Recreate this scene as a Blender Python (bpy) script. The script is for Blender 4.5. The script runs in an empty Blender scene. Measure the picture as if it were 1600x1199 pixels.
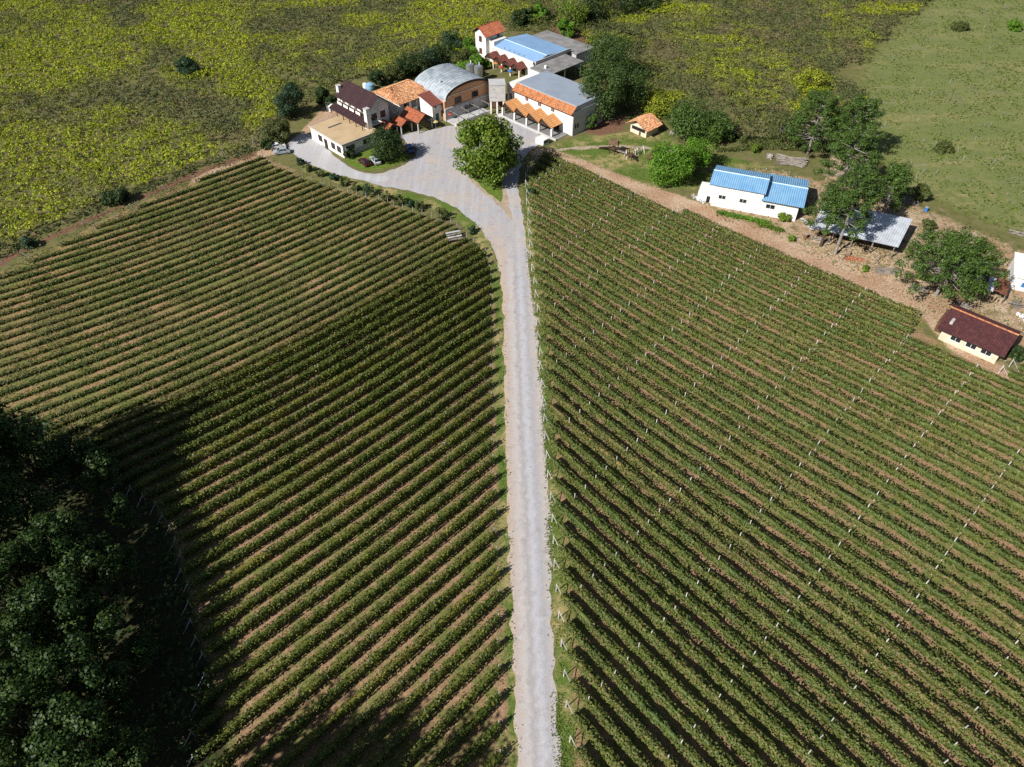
import bpy, math, random
import numpy as np
from mathutils import Vector

# ------------------------------------------------------------------ camera, sky, sun, exposure
sc = bpy.context.scene
C = sc.collection
CAM_H, PITCH, FOC = 90.0, math.radians(44.5), 1150.0
cam = bpy.data.objects.new('camera', bpy.data.cameras.new('camera'))
C.objects.link(cam)
cam.location = (0, 0, CAM_H)
cam.rotation_euler = (math.radians(90) - PITCH, 0, 0)
cam.data.sensor_width = 36.0
cam.data.lens = FOC / 1600 * 36.0
cam.data.clip_start = 0.5
cam.data.clip_end = 6000
sc.camera = cam

SUN_HEAD, SUN_EL = math.radians(50.0), math.radians(38.0)     # heading the shadows fall towards, from +Y to +X
world = bpy.data.worlds.new('World'); sc.world = world; world.use_nodes = True
nt = world.node_tree; nt.nodes.clear()
sky = nt.nodes.new('ShaderNodeTexSky'); sky.sky_type = 'NISHITA'; sky.sun_disc = False
sky.sun_elevation = SUN_EL; sky.sun_rotation = SUN_HEAD + math.pi
bg = nt.nodes.new('ShaderNodeBackground'); bg.inputs['Strength'].default_value = 0.05
wo = nt.nodes.new('ShaderNodeOutputWorld')
nt.links.new(sky.outputs[0], bg.inputs[0]); nt.links.new(bg.outputs[0], wo.inputs[0])
sl = bpy.data.lights.new('sun', 'SUN'); sl.energy = 5.0; sl.angle = math.radians(0.5); sl.color = (1.0, 0.97, 0.92)
so = bpy.data.objects.new('sun', sl); C.objects.link(so)
so.rotation_euler = Vector((math.sin(SUN_HEAD) * math.cos(SUN_EL), math.cos(SUN_HEAD) * math.cos(SUN_EL), -math.sin(SUN_EL))).to_track_quat('-Z', 'Y').to_euler()
so.location = (-80, -60, 120)
vs = sc.view_settings; vs.view_transform = 'Standard'; vs.look = 'None'; vs.exposure = 0.55; vs.gamma = 1
vs.use_curve_mapping = False
sc.render.engine = 'CYCLES'
sc.cycles.max_bounces = 4; sc.cycles.diffuse_bounces = 2; sc.cycles.glossy_bounces = 2
sc.cycles.transmission_bounces = 2; sc.cycles.transparent_max_bounces = 4
sc.cycles.use_denoising = False

# ------------------------------------------------------------------ survey helpers: plan position of a point seen in the photograph
cp, sp = math.cos(PITCH), math.sin(PITCH)
def G(px, py, z=0.0):
    a = (px - 800) / FOC; b = (599.5 - py) / FOC
    dy = cp + b * sp; dz = -sp + b * cp
    t = (z - CAM_H) / dz
    return np.array([a * t, dy * t])
def project(X, Y, Z=0.0):
    d = Y * cp - (Z - CAM_H) * sp; u = Y * sp + (Z - CAM_H) * cp
    return 800 + FOC * X / d, 599.5 - FOC * u / d
def GL(pts, z=0.0): return np.array([G(x, y, z) for x, y in pts])

# ------------------------------------------------------------------ materials
def lin(c):
    return tuple((v / 12.92 if v <= 0.04045 else ((v + 0.055) / 1.055) ** 2.4) for v in (x / 255 for x in c))
class NT:
    def __init__(s, name):
        s.m = bpy.data.materials.new(name); s.m.use_nodes = True
        s.t = s.m.node_tree; s.t.nodes.clear()
        s.out = s.n('ShaderNodeOutputMaterial')
    def n(s, k, **kw):
        n = s.t.nodes.new(k)
        for a, b in kw.items(): setattr(n, a, b)
        return n
    def l(s, a, b): s.t.links.new(a, b)
    def pos(s): return s.n('ShaderNodeNewGeometry').outputs['Position']
    def noise(s, scale, detail=3.0, vec=None, rough=0.55):
        n = s.n('ShaderNodeTexNoise'); n.inputs['Scale'].default_value = scale; n.inputs['Detail'].default_value = detail
        n.inputs['Roughness'].default_value = rough
        s.l(vec or s.pos(), n.inputs['Vector']); return n.outputs['Fac']
    def ramp(s, fac, stops):
        r = s.n('ShaderNodeValToRGB'); e = r.color_ramp.elements
        while len(e) < len(stops): e.new(0.5)
        for el, (p, c) in zip(e, stops): el.position = p; el.color = (*c, 1)
        s.l(fac, r.inputs[0]); return r.outputs[0]
    def mix(s, fac, a, b, blend='MIX'):
        m = s.n('ShaderNodeMix', data_type='RGBA', blend_type=blend)
        for i, v in ((0, fac), (6, a), (7, b)):
            if isinstance(v, (int, float)): m.inputs[i].default_value = v
            elif isinstance(v, tuple): m.inputs[i].default_value = (*v[:3], 1)
            else: s.l(v, m.inputs[i])
        return m.outputs[2]
    def math(s, op, a, b=0.0, clamp=False):
        m = s.n('ShaderNodeMath', operation=op); m.use_clamp = clamp
        for i, v in ((0, a), (1, b)):
            if isinstance(v, (int, float)): m.inputs[i].default_value = v
            else: s.l(v, m.inputs[i])
        return m.outputs[0]
    def mrange(s, v, lo, hi):
        m = s.n('ShaderNodeMapRange', interpolation_type='SMOOTHSTEP'); s.l(v, m.inputs[0])
        m.inputs[1].default_value = lo; m.inputs[2].default_value = hi; return m.outputs[0]
    def attr(s, name): return s.n('ShaderNodeAttribute', attribute_name=name)
    def finish(s, col, rough=0.8, spec=0.2, metal=0.0, bump=None, bstr=0.4, bdist=0.1, trans=0.0):
        b = s.n('ShaderNodeBsdfPrincipled')
        if isinstance(col, tuple): b.inputs['Base Color'].default_value = (*col, 1)
        else: s.l(col, b.inputs['Base Color'])
        b.inputs['Roughness'].default_value = rough; b.inputs['Metallic'].default_value = metal
        b.inputs['Specular IOR Level'].default_value = spec
        if bump is not None:
            u = s.n('ShaderNodeBump'); u.inputs['Strength'].default_value = bstr; u.inputs['Distance'].default_value = bdist
            s.l(bump, u.inputs['Height']); s.l(u.outputs[0], b.inputs['Normal'])
        sh = b.outputs[0]
        if trans:
            t = s.n('ShaderNodeBsdfTranslucent')
            if isinstance(col, tuple): t.inputs[0].default_value = (*col, 1)
            else: s.l(col, t.inputs[0])
            mx = s.n('ShaderNodeMixShader'); mx.inputs[0].default_value = trans
            s.l(sh, mx.inputs[1]); s.l(t.outputs[0], mx.inputs[2]); sh = mx.outputs[0]
        s.l(sh, s.out.inputs[0]); return s.m
M = {}
def plain(name, c, rough=0.7, var=0.18, scale=1.2, spec=0.2, metal=0.0, bump=0.0, c2=None, fine=9.0):
    """weathered surface: base colour, slow stains and fine grain"""
    t = NT(name); c2 = c2 or tuple(v * (1 - var * 1.6) for v in c)
    a = t.ramp(t.noise(scale, 4), [(0.3, c2), (0.62, c)])
    a = t.mix(t.mrange(t.noise(fine, 2), 0.3, 0.75), a, t.mix(1.0, a, (1 - var, 1 - var, 1 - var), 'MULTIPLY'))
    M[name] = t.finish(a, rough, spec, metal, t.noise(fine * 1.5, 2) if bump else None, bump, 0.05)
def leafmat(name, stops, trans=0.22, rough=0.55, patch=None, spec=0.25):
    """leaf colour varies from leaf to leaf and slowly across the plant"""
    t = NT(name)
    r = t.n('ShaderNodeNewGeometry').outputs['Random Per Island']
    col = t.ramp(r, stops)
    k = t.mrange(t.noise(0.35, 3), 0.3, 0.7)
    col = t.mix(k, t.mix(1.0, col, (0.8, 0.82, 0.75), 'MULTIPLY'), t.mix(1.0, col, (1.18, 1.12, 1.0), 'MULTIPLY'))
    if patch: col = t.mix(t.math('MULTIPLY', t.mrange(t.noise(patch[0], 3), patch[1], patch[1] + 0.12), patch[2]), col, patch[3])
    M[name] = t.finish(col, rough, spec, trans=trans)
leafmat('vine_right', [(0.0, (0.055, 0.085, 0.014)), (0.45, (0.090, 0.122, 0.026)), (0.8, (0.128, 0.140, 0.038)), (1.0, (0.18, 0.135, 0.055))], patch=(0.09, 0.55, 0.35, (0.08, 0.13, 0.03)))
leafmat('vine_dense', [(0.0, (0.046, 0.074, 0.010)), (0.5, (0.082, 0.112, 0.018)), (0.85, (0.125, 0.138, 0.028)), (1.0, (0.20, 0.185, 0.035))], patch=(0.08, 0.56, 0.4, (0.12, 0.105, 0.04)))
leafmat('vine_low', [(0.0, (0.038, 0.066, 0.014)), (0.5, (0.07, 0.10, 0.02)), (0.85, (0.12, 0.13, 0.032)), (1.0, (0.20, 0.165, 0.055))], patch=(0.06, 0.5, 0.45, (0.15, 0.125, 0.05)))
leafmat('leaf_bright', [(0.0, (0.05, 0.10, 0.010)), (0.5, (0.095, 0.165, 0.014)), (1.0, (0.19, 0.24, 0.03))])
leafmat('leaf_round', [(0.0, (0.05, 0.125, 0.010)), (0.5, (0.085, 0.20, 0.014)), (1.0, (0.14, 0.25, 0.02))])
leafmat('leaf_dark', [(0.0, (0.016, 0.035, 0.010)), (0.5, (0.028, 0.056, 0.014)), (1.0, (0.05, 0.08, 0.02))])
leafmat('leaf_olive', [(0.0, (0.05, 0.075, 0.018)), (0.5, (0.075, 0.10, 0.026)), (1.0, (0.11, 0.12, 0.04))])
leafmat('leaf_blue', [(0.0, (0.02, 0.048, 0.026)), (0.5, (0.032, 0.068, 0.034)), (1.0, (0.05, 0.09, 0.045))])
leafmat('leaf_yellow', [(0.0, (0.13, 0.17, 0.012)), (0.5, (0.20, 0.24, 0.018)), (1.0, (0.27, 0.28, 0.03))])
leafmat('needle', [(0.0, (0.024, 0.054, 0.009)), (0.5, (0.044, 0.090, 0.014)), (1.0, (0.09, 0.14, 0.025))], trans=0.1)
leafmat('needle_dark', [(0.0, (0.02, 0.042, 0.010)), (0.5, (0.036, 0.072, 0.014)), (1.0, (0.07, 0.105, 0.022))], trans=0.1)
leafmat('forest_leaf', [(0.0, (0.014, 0.034, 0.007)), (0.5, (0.025, 0.056, 0.010)), (1.0, (0.06, 0.095, 0.016))], trans=0.15)
leafmat('forest_leaf_blue', [(0.0, (0.012, 0.032, 0.006)), (0.5, (0.022, 0.052, 0.009)), (1.0, (0.048, 0.085, 0.014))], trans=0.15)
leafmat('weed', [(0.0, (0.06, 0.11, 0.015)), (0.6, (0.095, 0.15, 0.022)), (1.0, (0.17, 0.17, 0.05))])
leafmat('weed_olive', [(0.0, (0.055, 0.085, 0.016)), (0.6, (0.095, 0.125, 0.026)), (1.0, (0.18, 0.16, 0.06))], patch=(0.06, 0.5, 0.4, (0.17, 0.13, 0.06)))
def tintmat(name):
    t = NT(name); a = t.attr('tint')
    r = t.n('ShaderNodeNewGeometry').outputs['Random Per Island']
    k = t.ramp(r, [(0.0, (0.62, 0.62, 0.62)), (0.6, (1.0, 1.0, 1.0)), (1.0, (1.3, 1.25, 1.1))])
    M[name] = t.finish(t.mix(1.0, a.outputs['Color'], k, 'MULTIPLY'), 0.6, 0.2, trans=0.2)
tintmat('canopy_leaf')
plain('canopy_under', (0.05, 0.055, 0.022), var=0.35, scale=0.4)
plain('bark', (0.10, 0.075, 0.05), var=0.3, scale=2, bump=0.6)
plain('bark_pale', (0.30, 0.27, 0.24), var=0.3, scale=1.5, bump=0.5)
plain('vine_wood', (0.07, 0.045, 0.03), var=0.3)
plain('concrete_post', (0.56, 0.54, 0.49), var=0.25, scale=0.7)
plain('grey_post', (0.36, 0.37, 0.36), var=0.2, scale=2)
plain('white_wall', (0.80, 0.78, 0.74), var=0.12, scale=0.7, fine=3, c2=(0.62, 0.59, 0.53))
plain('cream_wall', (0.66, 0.56, 0.42), var=0.12, scale=0.6)
plain('tan_screed', (0.50, 0.37, 0.22), var=0.14, scale=0.35, c2=(0.43, 0.31, 0.18))
plain('grey_concrete', (0.27, 0.26, 0.25), var=0.25, scale=0.4, bump=0.2)
plain('pale_concrete', (0.46, 0.45, 0.45), var=0.1, scale=0.5)
plain('dark_wood', (0.06, 0.038, 0.025), var=0.3)
plain('brown_wood', (0.15, 0.085, 0.05), var=0.3)
plain('raw_timber', (0.46, 0.34, 0.21), var=0.3, scale=2)
plain('grey_timber', (0.30, 0.26, 0.22), var=0.35, scale=1.5)
plain('window_glass', (0.02, 0.024, 0.028), rough=0.12, spec=0.5, var=0.1)
plain('dark_opening', (0.022, 0.02, 0.018), var=0.2)
plain('shutter', (0.13, 0.045, 0.03), var=0.2)
plain('steel', (0.55, 0.56, 0.58), rough=0.35, metal=0.8, var=0.1)
plain('tyre', (0.015, 0.015, 0.016), rough=0.9)
plain('black_plastic', (0.02, 0.02, 0.02), rough=0.6)
plain('green_paint', (0.02, 0.14, 0.09), var=0.1)
plain('red_plastic', (0.42, 0.07, 0.05), var=0.15)
plain('orange_plastic', (0.50, 0.20, 0.07), var=0.15)
plain('yellow_plastic', (0.55, 0.45, 0.18), var=0.15)
plain('blue_plastic', (0.05, 0.16, 0.42), var=0.15)
plain('blue_tank', (0.20, 0.36, 0.50), var=0.12)
plain('white_plastic', (0.74, 0.74, 0.72), var=0.06)
plain('straw', (0.42, 0.33, 0.17), var=0.25, scale=3)
plain('rock', (0.36, 0.33, 0.30), var=0.3, scale=1.5, bump=0.5)
plain('rust_sheet', (0.24, 0.10, 0.06), var=0.3, scale=1.5)
plain('zinc', (0.54, 0.58, 0.63), rough=0.5, var=0.2, scale=0.5, c2=(0.40, 0.41, 0.43), spec=0.4)
plain('barrel_metal', (0.42, 0.46, 0.49), rough=0.5, var=0.25, scale=0.6, c2=(0.22, 0.26, 0.29), spec=0.4)
plain('grey_membrane', (0.26, 0.30, 0.36), rough=0.6, var=0.08, scale=0.3)
plain('blue_membrane', (0.22, 0.36, 0.56), rough=0.55, var=0.08, scale=0.25)
plain('blue_roof', (0.20, 0.37, 0.55), rough=0.5, var=0.16, scale=0.5, spec=0.35, c2=(0.13, 0.30, 0.50))
plain('blue_ridge', (0.50, 0.62, 0.72), rough=0.5, var=0.05)
def paint(name, c): plain(name, c, rough=0.25, spec=0.6, var=0.05)
paint('car_silver', (0.40, 0.43, 0.46)); paint('car_maroon', (0.05, 0.008, 0.012)); paint('car_blue', (0.05, 0.12, 0.30)); paint('car_white', (0.72, 0.73, 0.72)); paint('car_grey', (0.30, 0.34, 0.38))
plain('head_lamp', (0.7, 0.7, 0.68), rough=0.15, spec=0.6); plain('tail_lamp', (0.35, 0.02, 0.015), rough=0.2, spec=0.6)
def tilemat(name, c1, c2, c3, w=0.3, h=0.38, mott=None):
    """fired clay tiles: every tile a slightly different colour, lichen and dark joints"""
    t = NT(name); uv = t.n('ShaderNodeUVMap').outputs[0]
    br = t.n('ShaderNodeTexBrick'); t.l(uv, br.inputs['Vector']); br.offset = 0.0
    br.inputs['Scale'].default_value = 1.0; br.inputs['Brick Width'].default_value = w; br.inputs['Row Height'].default_value = h
    br.inputs['Mortar Size'].default_value = 0.03; br.inputs['Mortar Smooth'].default_value = 0.3
    br.inputs['Color1'].default_value = (*c1, 1); br.inputs['Color2'].default_value = (*c2, 1)
    br.inputs['Mortar'].default_value = (*(v * 0.5 for v in c1), 1)
    col = t.mix(t.math('MULTIPLY', t.mrange(t.noise(0.9, 4), 0.5, 0.68), 0.7), br.outputs['Color'], c3)
    if mott: col = t.mix(t.mrange(t.noise(2.6, 3), 0.5, 0.62), col, mott); col = t.mix(t.mrange(t.noise(1.7, 4, rough=0.7), 0.52, 0.64), col, (0.17, 0.10, 0.07))
    M[name] = t.finish(col, 0.85, 0.15, bump=br.outputs['Fac'], bstr=-0.5, bdist=0.04)
tilemat('tile_orange', (0.42, 0.145, 0.055), (0.52, 0.22, 0.09), (0.33, 0.14, 0.07), mott=(0.50, 0.24, 0.12))
tilemat('tile_mottled', (0.42, 0.15, 0.06), (0.58, 0.29, 0.13), (0.24, 0.13, 0.08), mott=(0.66, 0.42, 0.24))
tilemat('tile_red', (0.36, 0.09, 0.04), (0.44, 0.13, 0.06), (0.22, 0.08, 0.05), mott=(0.40, 0.17, 0.09))
tilemat('tile_porch', (0.52, 0.25, 0.10), (0.57, 0.29, 0.12), (0.46, 0.20, 0.08), 0.4, 0.5)
tilemat('tile_maroon', (0.17, 0.055, 0.045), (0.24, 0.085, 0.06), (0.14, 0.05, 0.04))
tilemat('tile_dark', (0.045, 0.024, 0.028), (0.07, 0.036, 0.038), (0.035, 0.022, 0.026))
tilemat('tile_wine', (0.075, 0.028, 0.030), (0.12, 0.045, 0.042), (0.055, 0.024, 0.028), 0.42, 0.42)
def brickmat(name, c1, c2, mortar, w, h):
    t = NT(name); uv = t.n('ShaderNodeUVMap').outputs[0]
    br = t.n('ShaderNodeTexBrick'); t.l(uv, br.inputs['Vector'])
    br.inputs['Scale'].default_value = 1.0; br.inputs['Brick Width'].default_value = w; br.inputs['Row Height'].default_value = h
    br.inputs['Mortar Size'].default_value = 0.02
    br.inputs['Color1'].default_value = (*c1, 1); br.inputs['Color2'].default_value = (*c2, 1); br.inputs['Mortar'].default_value = (*mortar, 1)
    col = t.mix(t.math('MULTIPLY', t.mrange(t.noise(0.8, 4), 0.4, 0.7), 0.4), br.outputs['Color'], mortar)
    M[name] = t.finish(col, 0.9, 0.1, bump=br.outputs['Fac'], bstr=-0.4, bdist=0.03)
brickmat('brick', (0.52, 0.24, 0.11), (0.58, 0.30, 0.15), (0.50, 0.33, 0.21), 0.5, 0.2)
brickmat('stone_wall', (0.46, 0.45, 0.43), (0.32, 0.31, 0.30), (0.52, 0.50, 0.47), 0.8, 0.45)

# ------------------------------------------------------------------ mesh helpers
def tag(o, label=None, cat=None, group=None, kind=None):
    if label: o['label'] = label
    if cat: o['category'] = cat
    if group: o['group'] = group
    if kind: o['kind'] = kind
    return o
def link(name, me, mat=None, parent=None):
    o = bpy.data.objects.new(name, me); C.objects.link(o)
    if mat and not me.materials: me.materials.append(M[mat])
    if parent: o.parent = parent
    return o
def thing(name, label, cat, loc=(0, 0, 0), rot=0.0, group=None):
    o = bpy.data.objects.new(name, None); C.objects.link(o); o.empty_display_size = 0.5
    o.location = loc if len(loc) == 3 else (*loc, 0); o.rotation_euler = (0, 0, math.radians(rot))
    return tag(o, label, cat, group)
def np_mesh(name, V, F, attrs=None, smooth=False):
    V = np.asarray(V, np.float32); F = np.asarray(F, np.int32)
    me = bpy.data.meshes.new(name); n = F.shape[1]
    me.vertices.add(len(V)); me.vertices.foreach_set('co', V.ravel())
    me.loops.add(F.size); me.loops.foreach_set('vertex_index', F.ravel())
    me.polygons.add(len(F)); me.polygons.foreach_set('loop_start', np.arange(0, F.size, n, dtype=np.int32))
    me.polygons.foreach_set('loop_total', np.full(len(F), n, np.int32))
    if smooth: me.polygons.foreach_set('use_smooth', np.ones(len(F), bool))
    me.update(calc_edges=True)
    for k, a in (attrs or {}).items():
        at = me.color_attributes.new(k, 'FLOAT_COLOR', 'POINT')
        at.data.foreach_set('color', np.c_[a, np.ones(len(a))].astype(np.float32).ravel())
    return me
class MB:
    """collects simple solids into one mesh, with a UV in metres on every face"""
    def __init__(s): s.v = []; s.f = []; s.uv = []
    def face(s, pts, uvs=None):
        i = len(s.v); s.v += [tuple(p) for p in pts]; s.f.append(tuple(range(i, i + len(pts))))
        if uvs is None:
            p = [Vector(q) for q in pts]; e = (p[1] - p[0]).normalized()
            nn = e.cross(p[-1] - p[0])
            if nn.length < 1e-9: nn = e.cross(p[2] - p[0])
            w = nn.normalized().cross(e)
            uvs = [((q - p[0]).dot(e), (q - p[0]).dot(w)) for q in p]
        s.uv.append(uvs); return s
    def box(s, x0, x1, y0, y1, z0, z1):
        a, b, c, d = (x0, y0), (x1, y0), (x1, y1), (x0, y1)
        for p, q in ((a, b), (b, c), (c, d), (d, a)): s.face([(*p, z0), (*q, z0), (*q, z1), (*p, z1)])
        s.face([(*a, z1), (*b, z1), (*c, z1), (*d, z1)]); s.face([(*d, z0), (*c, z0), (*b, z0), (*a, z0)]); return s
    def hexa(s, b, t):
        """solid from 4 bottom points and 4 top points, both anticlockwise from above"""
        for i in range(4): j = (i + 1) % 4; s.face([b[i], b[j], t[j], t[i]])
        s.face(t); s.face(b[::-1]); return s
    def slab(s, P, th):
        """flat slab hanging th below the four points P"""
        return s.hexa([(p[0], p[1], p[2] - th) for p in P], P)
    def prism(s, poly, axis, a0, a1):
        """extrude a 2-D polygon (u, z) along x or y"""
        mk = (lambda u, z, a: (a, u, z)) if axis == 'x' else (lambda u, z, a: (u, a, z))
        n = len(poly)
        for i in range(n):
            (u, z), (w, y) = poly[i], poly[(i + 1) % n]
            s.face([mk(u, z, a0), mk(w, y, a0), mk(w, y, a1), mk(u, z, a1)])
        s.face([mk(u, z, a0) for u, z in poly][::-1]); s.face([mk(u, z, a1) for u, z in poly]); return s
    def tube(s, pts, rad, n=6, cap=True):
        pts = [Vector(p) for p in pts]; rad = rad if hasattr(rad, '__len__') else [rad] * len(pts); rings = []
        for i, p in enumerate(pts):
            d = (pts[min(i + 1, len(pts) - 1)] - pts[max(i - 1, 0)]).normalized()
            a = d.cross(Vector((0, 0, 1)) if abs(d.z) < 0.9 else Vector((1, 0, 0))).normalized(); b = d.cross(a)
            rings.append([p + (a * math.cos(t) + b * math.sin(t)) * rad[i] for t in (2 * math.pi * k / n for k in range(n))])
        for r, q in zip(rings, rings[1:]):
            for k in range(n): j = (k + 1) % n; s.face([r[k], r[j], q[j], q[k]])
        if cap: s.face(rings[-1]); s.face(rings[0][::-1])
        return s
    def corrugated(s, P, ribs, amp, prof='wave', courses=1):
        """P = eave-left, eave-right, ridge-right, ridge-left; barrel ribs running up the slope"""
        a, b, c, d = [Vector(p) for p in P]; nn = (b - a).cross(d - a).normalized(); k = ribs * 4
        w = (b - a).length; L = (d - a).length
        def pt(u, v, lift=0.0): return (a * (1 - u) + b * u) * (1 - v) + (d * (1 - u) + c * u) * v + nn * lift
        for q in range(courses):
            v0, v1 = q / courses, (q + 1) / courses; st = 0.05 if courses > 1 else 0
            for i in range(k):
                u0, u1 = i / k, (i + 1) / k
                h0 = amp * (0, 1, 0, -1)[i % 4]; h1 = amp * (0, 1, 0, -1)[(i + 1) % 4]
                s.face([pt(u0, v0, h0 + st), pt(u1, v0, h1 + st), pt(u1, v1, h1), pt(u0, v1, h0)],
                       [(u0 * w, v0 * L), (u1 * w, v0 * L), (u1 * w, v1 * L), (u0 * w, v1 * L)])
                if courses > 1 and q: s.face([pt(u0, v0, h0), pt(u1, v0, h1), pt(u1, v0, h1 + st), pt(u0, v0, h0 + st)], [(u0 * w, v0 * L), (u1 * w, v0 * L), (u1 * w, v0 * L), (u0 * w, v0 * L)])
        return s
    def build(s, name, mat, parent=None):
        me = bpy.data.meshes.new(name); me.from_pydata(s.v, [], s.f)
        uv = me.uv_layers.new(name='UVMap')
        uv.data.foreach_set('uv', np.array([c for f in s.uv for c in f], np.float32).ravel())
        return link(name, me, mat, parent)

rng = np.random.default_rng(7)
def lattice(seed):
    r = np.random.default_rng(seed).random((64, 64))
    def f(x, y, s):
        x = np.asarray(x) / s; y = np.asarray(y) / s
        i = np.floor(x).astype(int); j = np.floor(y).astype(int); u = x - i; v = y - j
        u = u * u * (3 - 2 * u); v = v * v * (3 - 2 * v)
        a = r[i % 64, j % 64]; b = r[(i + 1) % 64, j % 64]; c = r[i % 64, (j + 1) % 64]; d = r[(i + 1) % 64, (j + 1) % 64]
        return (a * (1 - u) + b * u) * (1 - v) + (c * (1 - u) + d * u) * v
    return f
vn = lattice(3); vn2 = lattice(11)
def fbm(x, y, s, f=None):
    f = f or vn
    return (f(x, y, s) + 0.5 * f(x + 31.7, y + 9.1, s / 2) + 0.25 * f(x + 77.7, y + 3.3, s / 4)) / 1.75
def inside(P, X, Y):
    P = np.asarray(P); r = np.zeros(X.shape, bool); j = len(P) - 1
    for i in range(len(P)):
        xi, yi = P[i]; xj, yj = P[j]
        if yi != yj:
            k = ((yi > Y) != (yj > Y)) & (X < (xj - xi) * (Y - yi) / (yj - yi) + xi); r ^= k
        j = i
    return r
def edge_dist(P, X, Y):
    P = np.asarray(P); D = np.full(X.shape, 1e9)
    for i in range(len(P)):
        a = P[i]; b = P[(i + 1) % len(P)]; d = b - a; L = max(d @ d, 1e-9)
        t = np.clip(((X - a[0]) * d[0] + (Y - a[1]) * d[1]) / L, 0, 1)
        D = np.minimum(D, np.hypot(X - a[0] - t * d[0], Y - a[1] - t * d[1]))
    return D
def soft(P, X, Y, w):
    """1 inside the polygon, 0 outside, with a border 2w wide"""
    P = np.asarray(P); out = np.zeros(X.shape); lo = P.min(0) - w * 2; hi = P.max(0) + w * 2
    k = (X > lo[0]) & (X < hi[0]) & (Y > lo[1]) & (Y < hi[1])
    d = edge_dist(P, X[k], Y[k]) * np.where(inside(P, X[k], Y[k]), 1, -1)
    out[k] = np.clip(0.5 + d / (2 * w), 0, 1); return out
def strip(pts, w):
    """polygon round a centre line"""
    p = np.asarray(pts, float); t = np.gradient(p, axis=0); t /= np.linalg.norm(t, axis=1)[:, None]
    n = np.c_[-t[:, 1], t[:, 0]]; w = np.asarray(w if hasattr(w, '__len__') else [w] * len(p))[:, None] / 2
    return np.vstack([p + n * w, (p - n * w)[::-1]])
def rough_poly(P, step=0.7, amp=0.25, chaikin=1, seed=5):
    P = np.asarray(P, float)
    for _ in range(chaikin):
        Q = np.roll(P, -1, 0); P = np.stack([P * 0.75 + Q * 0.25, P * 0.25 + Q * 0.75], 1).reshape(-1, 2)
    out = []
    for i in range(len(P)):
        a, b = P[i], P[(i + 1) % len(P)]; n = max(1, int(np.linalg.norm(b - a) / step))
        out += [a + (b - a) * k / n for k in range(n)]
    out = np.array(out); f = lattice(seed)
    out[:, 0] += (fbm(out[:, 0], out[:, 1], 1.8, f) - 0.5) * amp * 4
    out[:, 1] += (fbm(out[:, 0] + 50, out[:, 1] + 80, 1.8, f) - 0.5) * amp * 4
    return out
def sheet(name, P, z, mat):
    me = bpy.data.meshes.new(name); me.from_pydata([(*p, z) for p in P], [], [tuple(range(len(P)))])
    me.validate(); o = link(name, me, mat)
    if me.polygons and me.polygons[0].normal.z < 0: me.flip_normals()
    return tag(o, kind='structure')
def leaf_quads(c, n, s, r, aspect=0.7):
    """one kite-shaped leaf per row of c, facing n, s long"""
    n = n / np.maximum(np.linalg.norm(n, axis=1), 1e-6)[:, None]
    a = r.normal(size=c.shape); a -= n * (a * n).sum(1)[:, None]; a /= np.maximum(np.linalg.norm(a, axis=1), 1e-6)[:, None]
    b = np.cross(n, a); s = s[:, None]
    V = np.stack([c - a * s * 0.5, c + b * s * 0.5 * aspect, c + a * s * 0.5, c - b * s * 0.5 * aspect], 1).reshape(-1, 3)
    return V, np.arange(len(V), dtype=np.int32).reshape(-1, 4)

# ------------------------------------------------------------------ plan of the site
road_left = [(812, 1290), (808, 1199), (803, 1060), (799, 960), (795, 850), (791, 720), (789, 600), (786, 500), (783, 440), (776, 400), (762, 372), (742, 348), (716, 326), (690, 313), (650, 301), (600, 291), (560, 282), (520, 272), (490, 261), (470, 250), (455, 238)]
yard_top = [(446, 226), (462, 214), (480, 206), (494, 218), (512, 236), (534, 252), (552, 266), (580, 272), (612, 268), (634, 256), (650, 244), (652, 232), (636, 224), (622, 214), (640, 207), (668, 204), (700, 197), (740, 193), (772, 182), (786, 172), (800, 184), (826, 200), (846, 213), (856, 222), (840, 226), (826, 236), (816, 252), (809, 272)]
road_right = [(811, 300), (817, 340), (822, 380), (829, 430), (838, 500), (846, 600), (850, 660), (856, 735), (858, 850), (862, 960), (866, 1060), (873, 1199), (878, 1290)]
road_P = GL(road_left + yard_top + road_right)
left_track_P = strip(GL([(300, 284), (340, 266), (380, 250), (420, 237), (452, 228)]), [2, 3, 4, 4.5, 5])
back_path_P = GL([(455, 222), (470, 205), (490, 185), (505, 168), (520, 160), (535, 175), (545, 190), (520, 195), (500, 200), (486, 205), (470, 216)])
track_pts = GL([(828, 238), (860, 238), (905, 255), (960, 278), (1010, 300), (1070, 322), (1110, 338), (1180, 366), (1240, 392), (1300, 416), (1360, 440), (1430, 468), (1470, 488), (1500, 545), (1580, 590)])
track_P = strip(track_pts, [3, 3.5, 4, 4.5, 6.5, 7, 6, 5, 6, 7, 7, 8, 9, 4, 3])
sheds_P = GL([(1080, 310), (1120, 268), (1215, 262), (1280, 278), (1290, 225), (1370, 285), (1440, 320), (1560, 370), (1680, 420), (1720, 640), (1600, 580), (1520, 560), (1440, 480), (1340, 430), (1240, 390), (1130, 345)])
lawn_P = GL([(846, 240), (866, 226), (905, 214), (960, 208), (1040, 204), (1056, 222), (1110, 240), (1160, 250), (1215, 262), (1120, 266), (1090, 296), (1010, 292), (960, 272), (900, 250)])
pasture_P = GL([(1330, 160), (1345, 90), (1440, 5), (1500, -60), (1900, -60), (1900, 470), (1600, 372), (1540, 352), (1400, 285), (1345, 230)])
right_field_P = GL([(826, 240), (858, 237), (1010, 303), (1180, 376), (1450, 486), (1440, 520), (1600, 600), (1760, 660), (1900, 1300), (880, 1300), (865, 800), (842, 480), (826, 280)])
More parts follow.
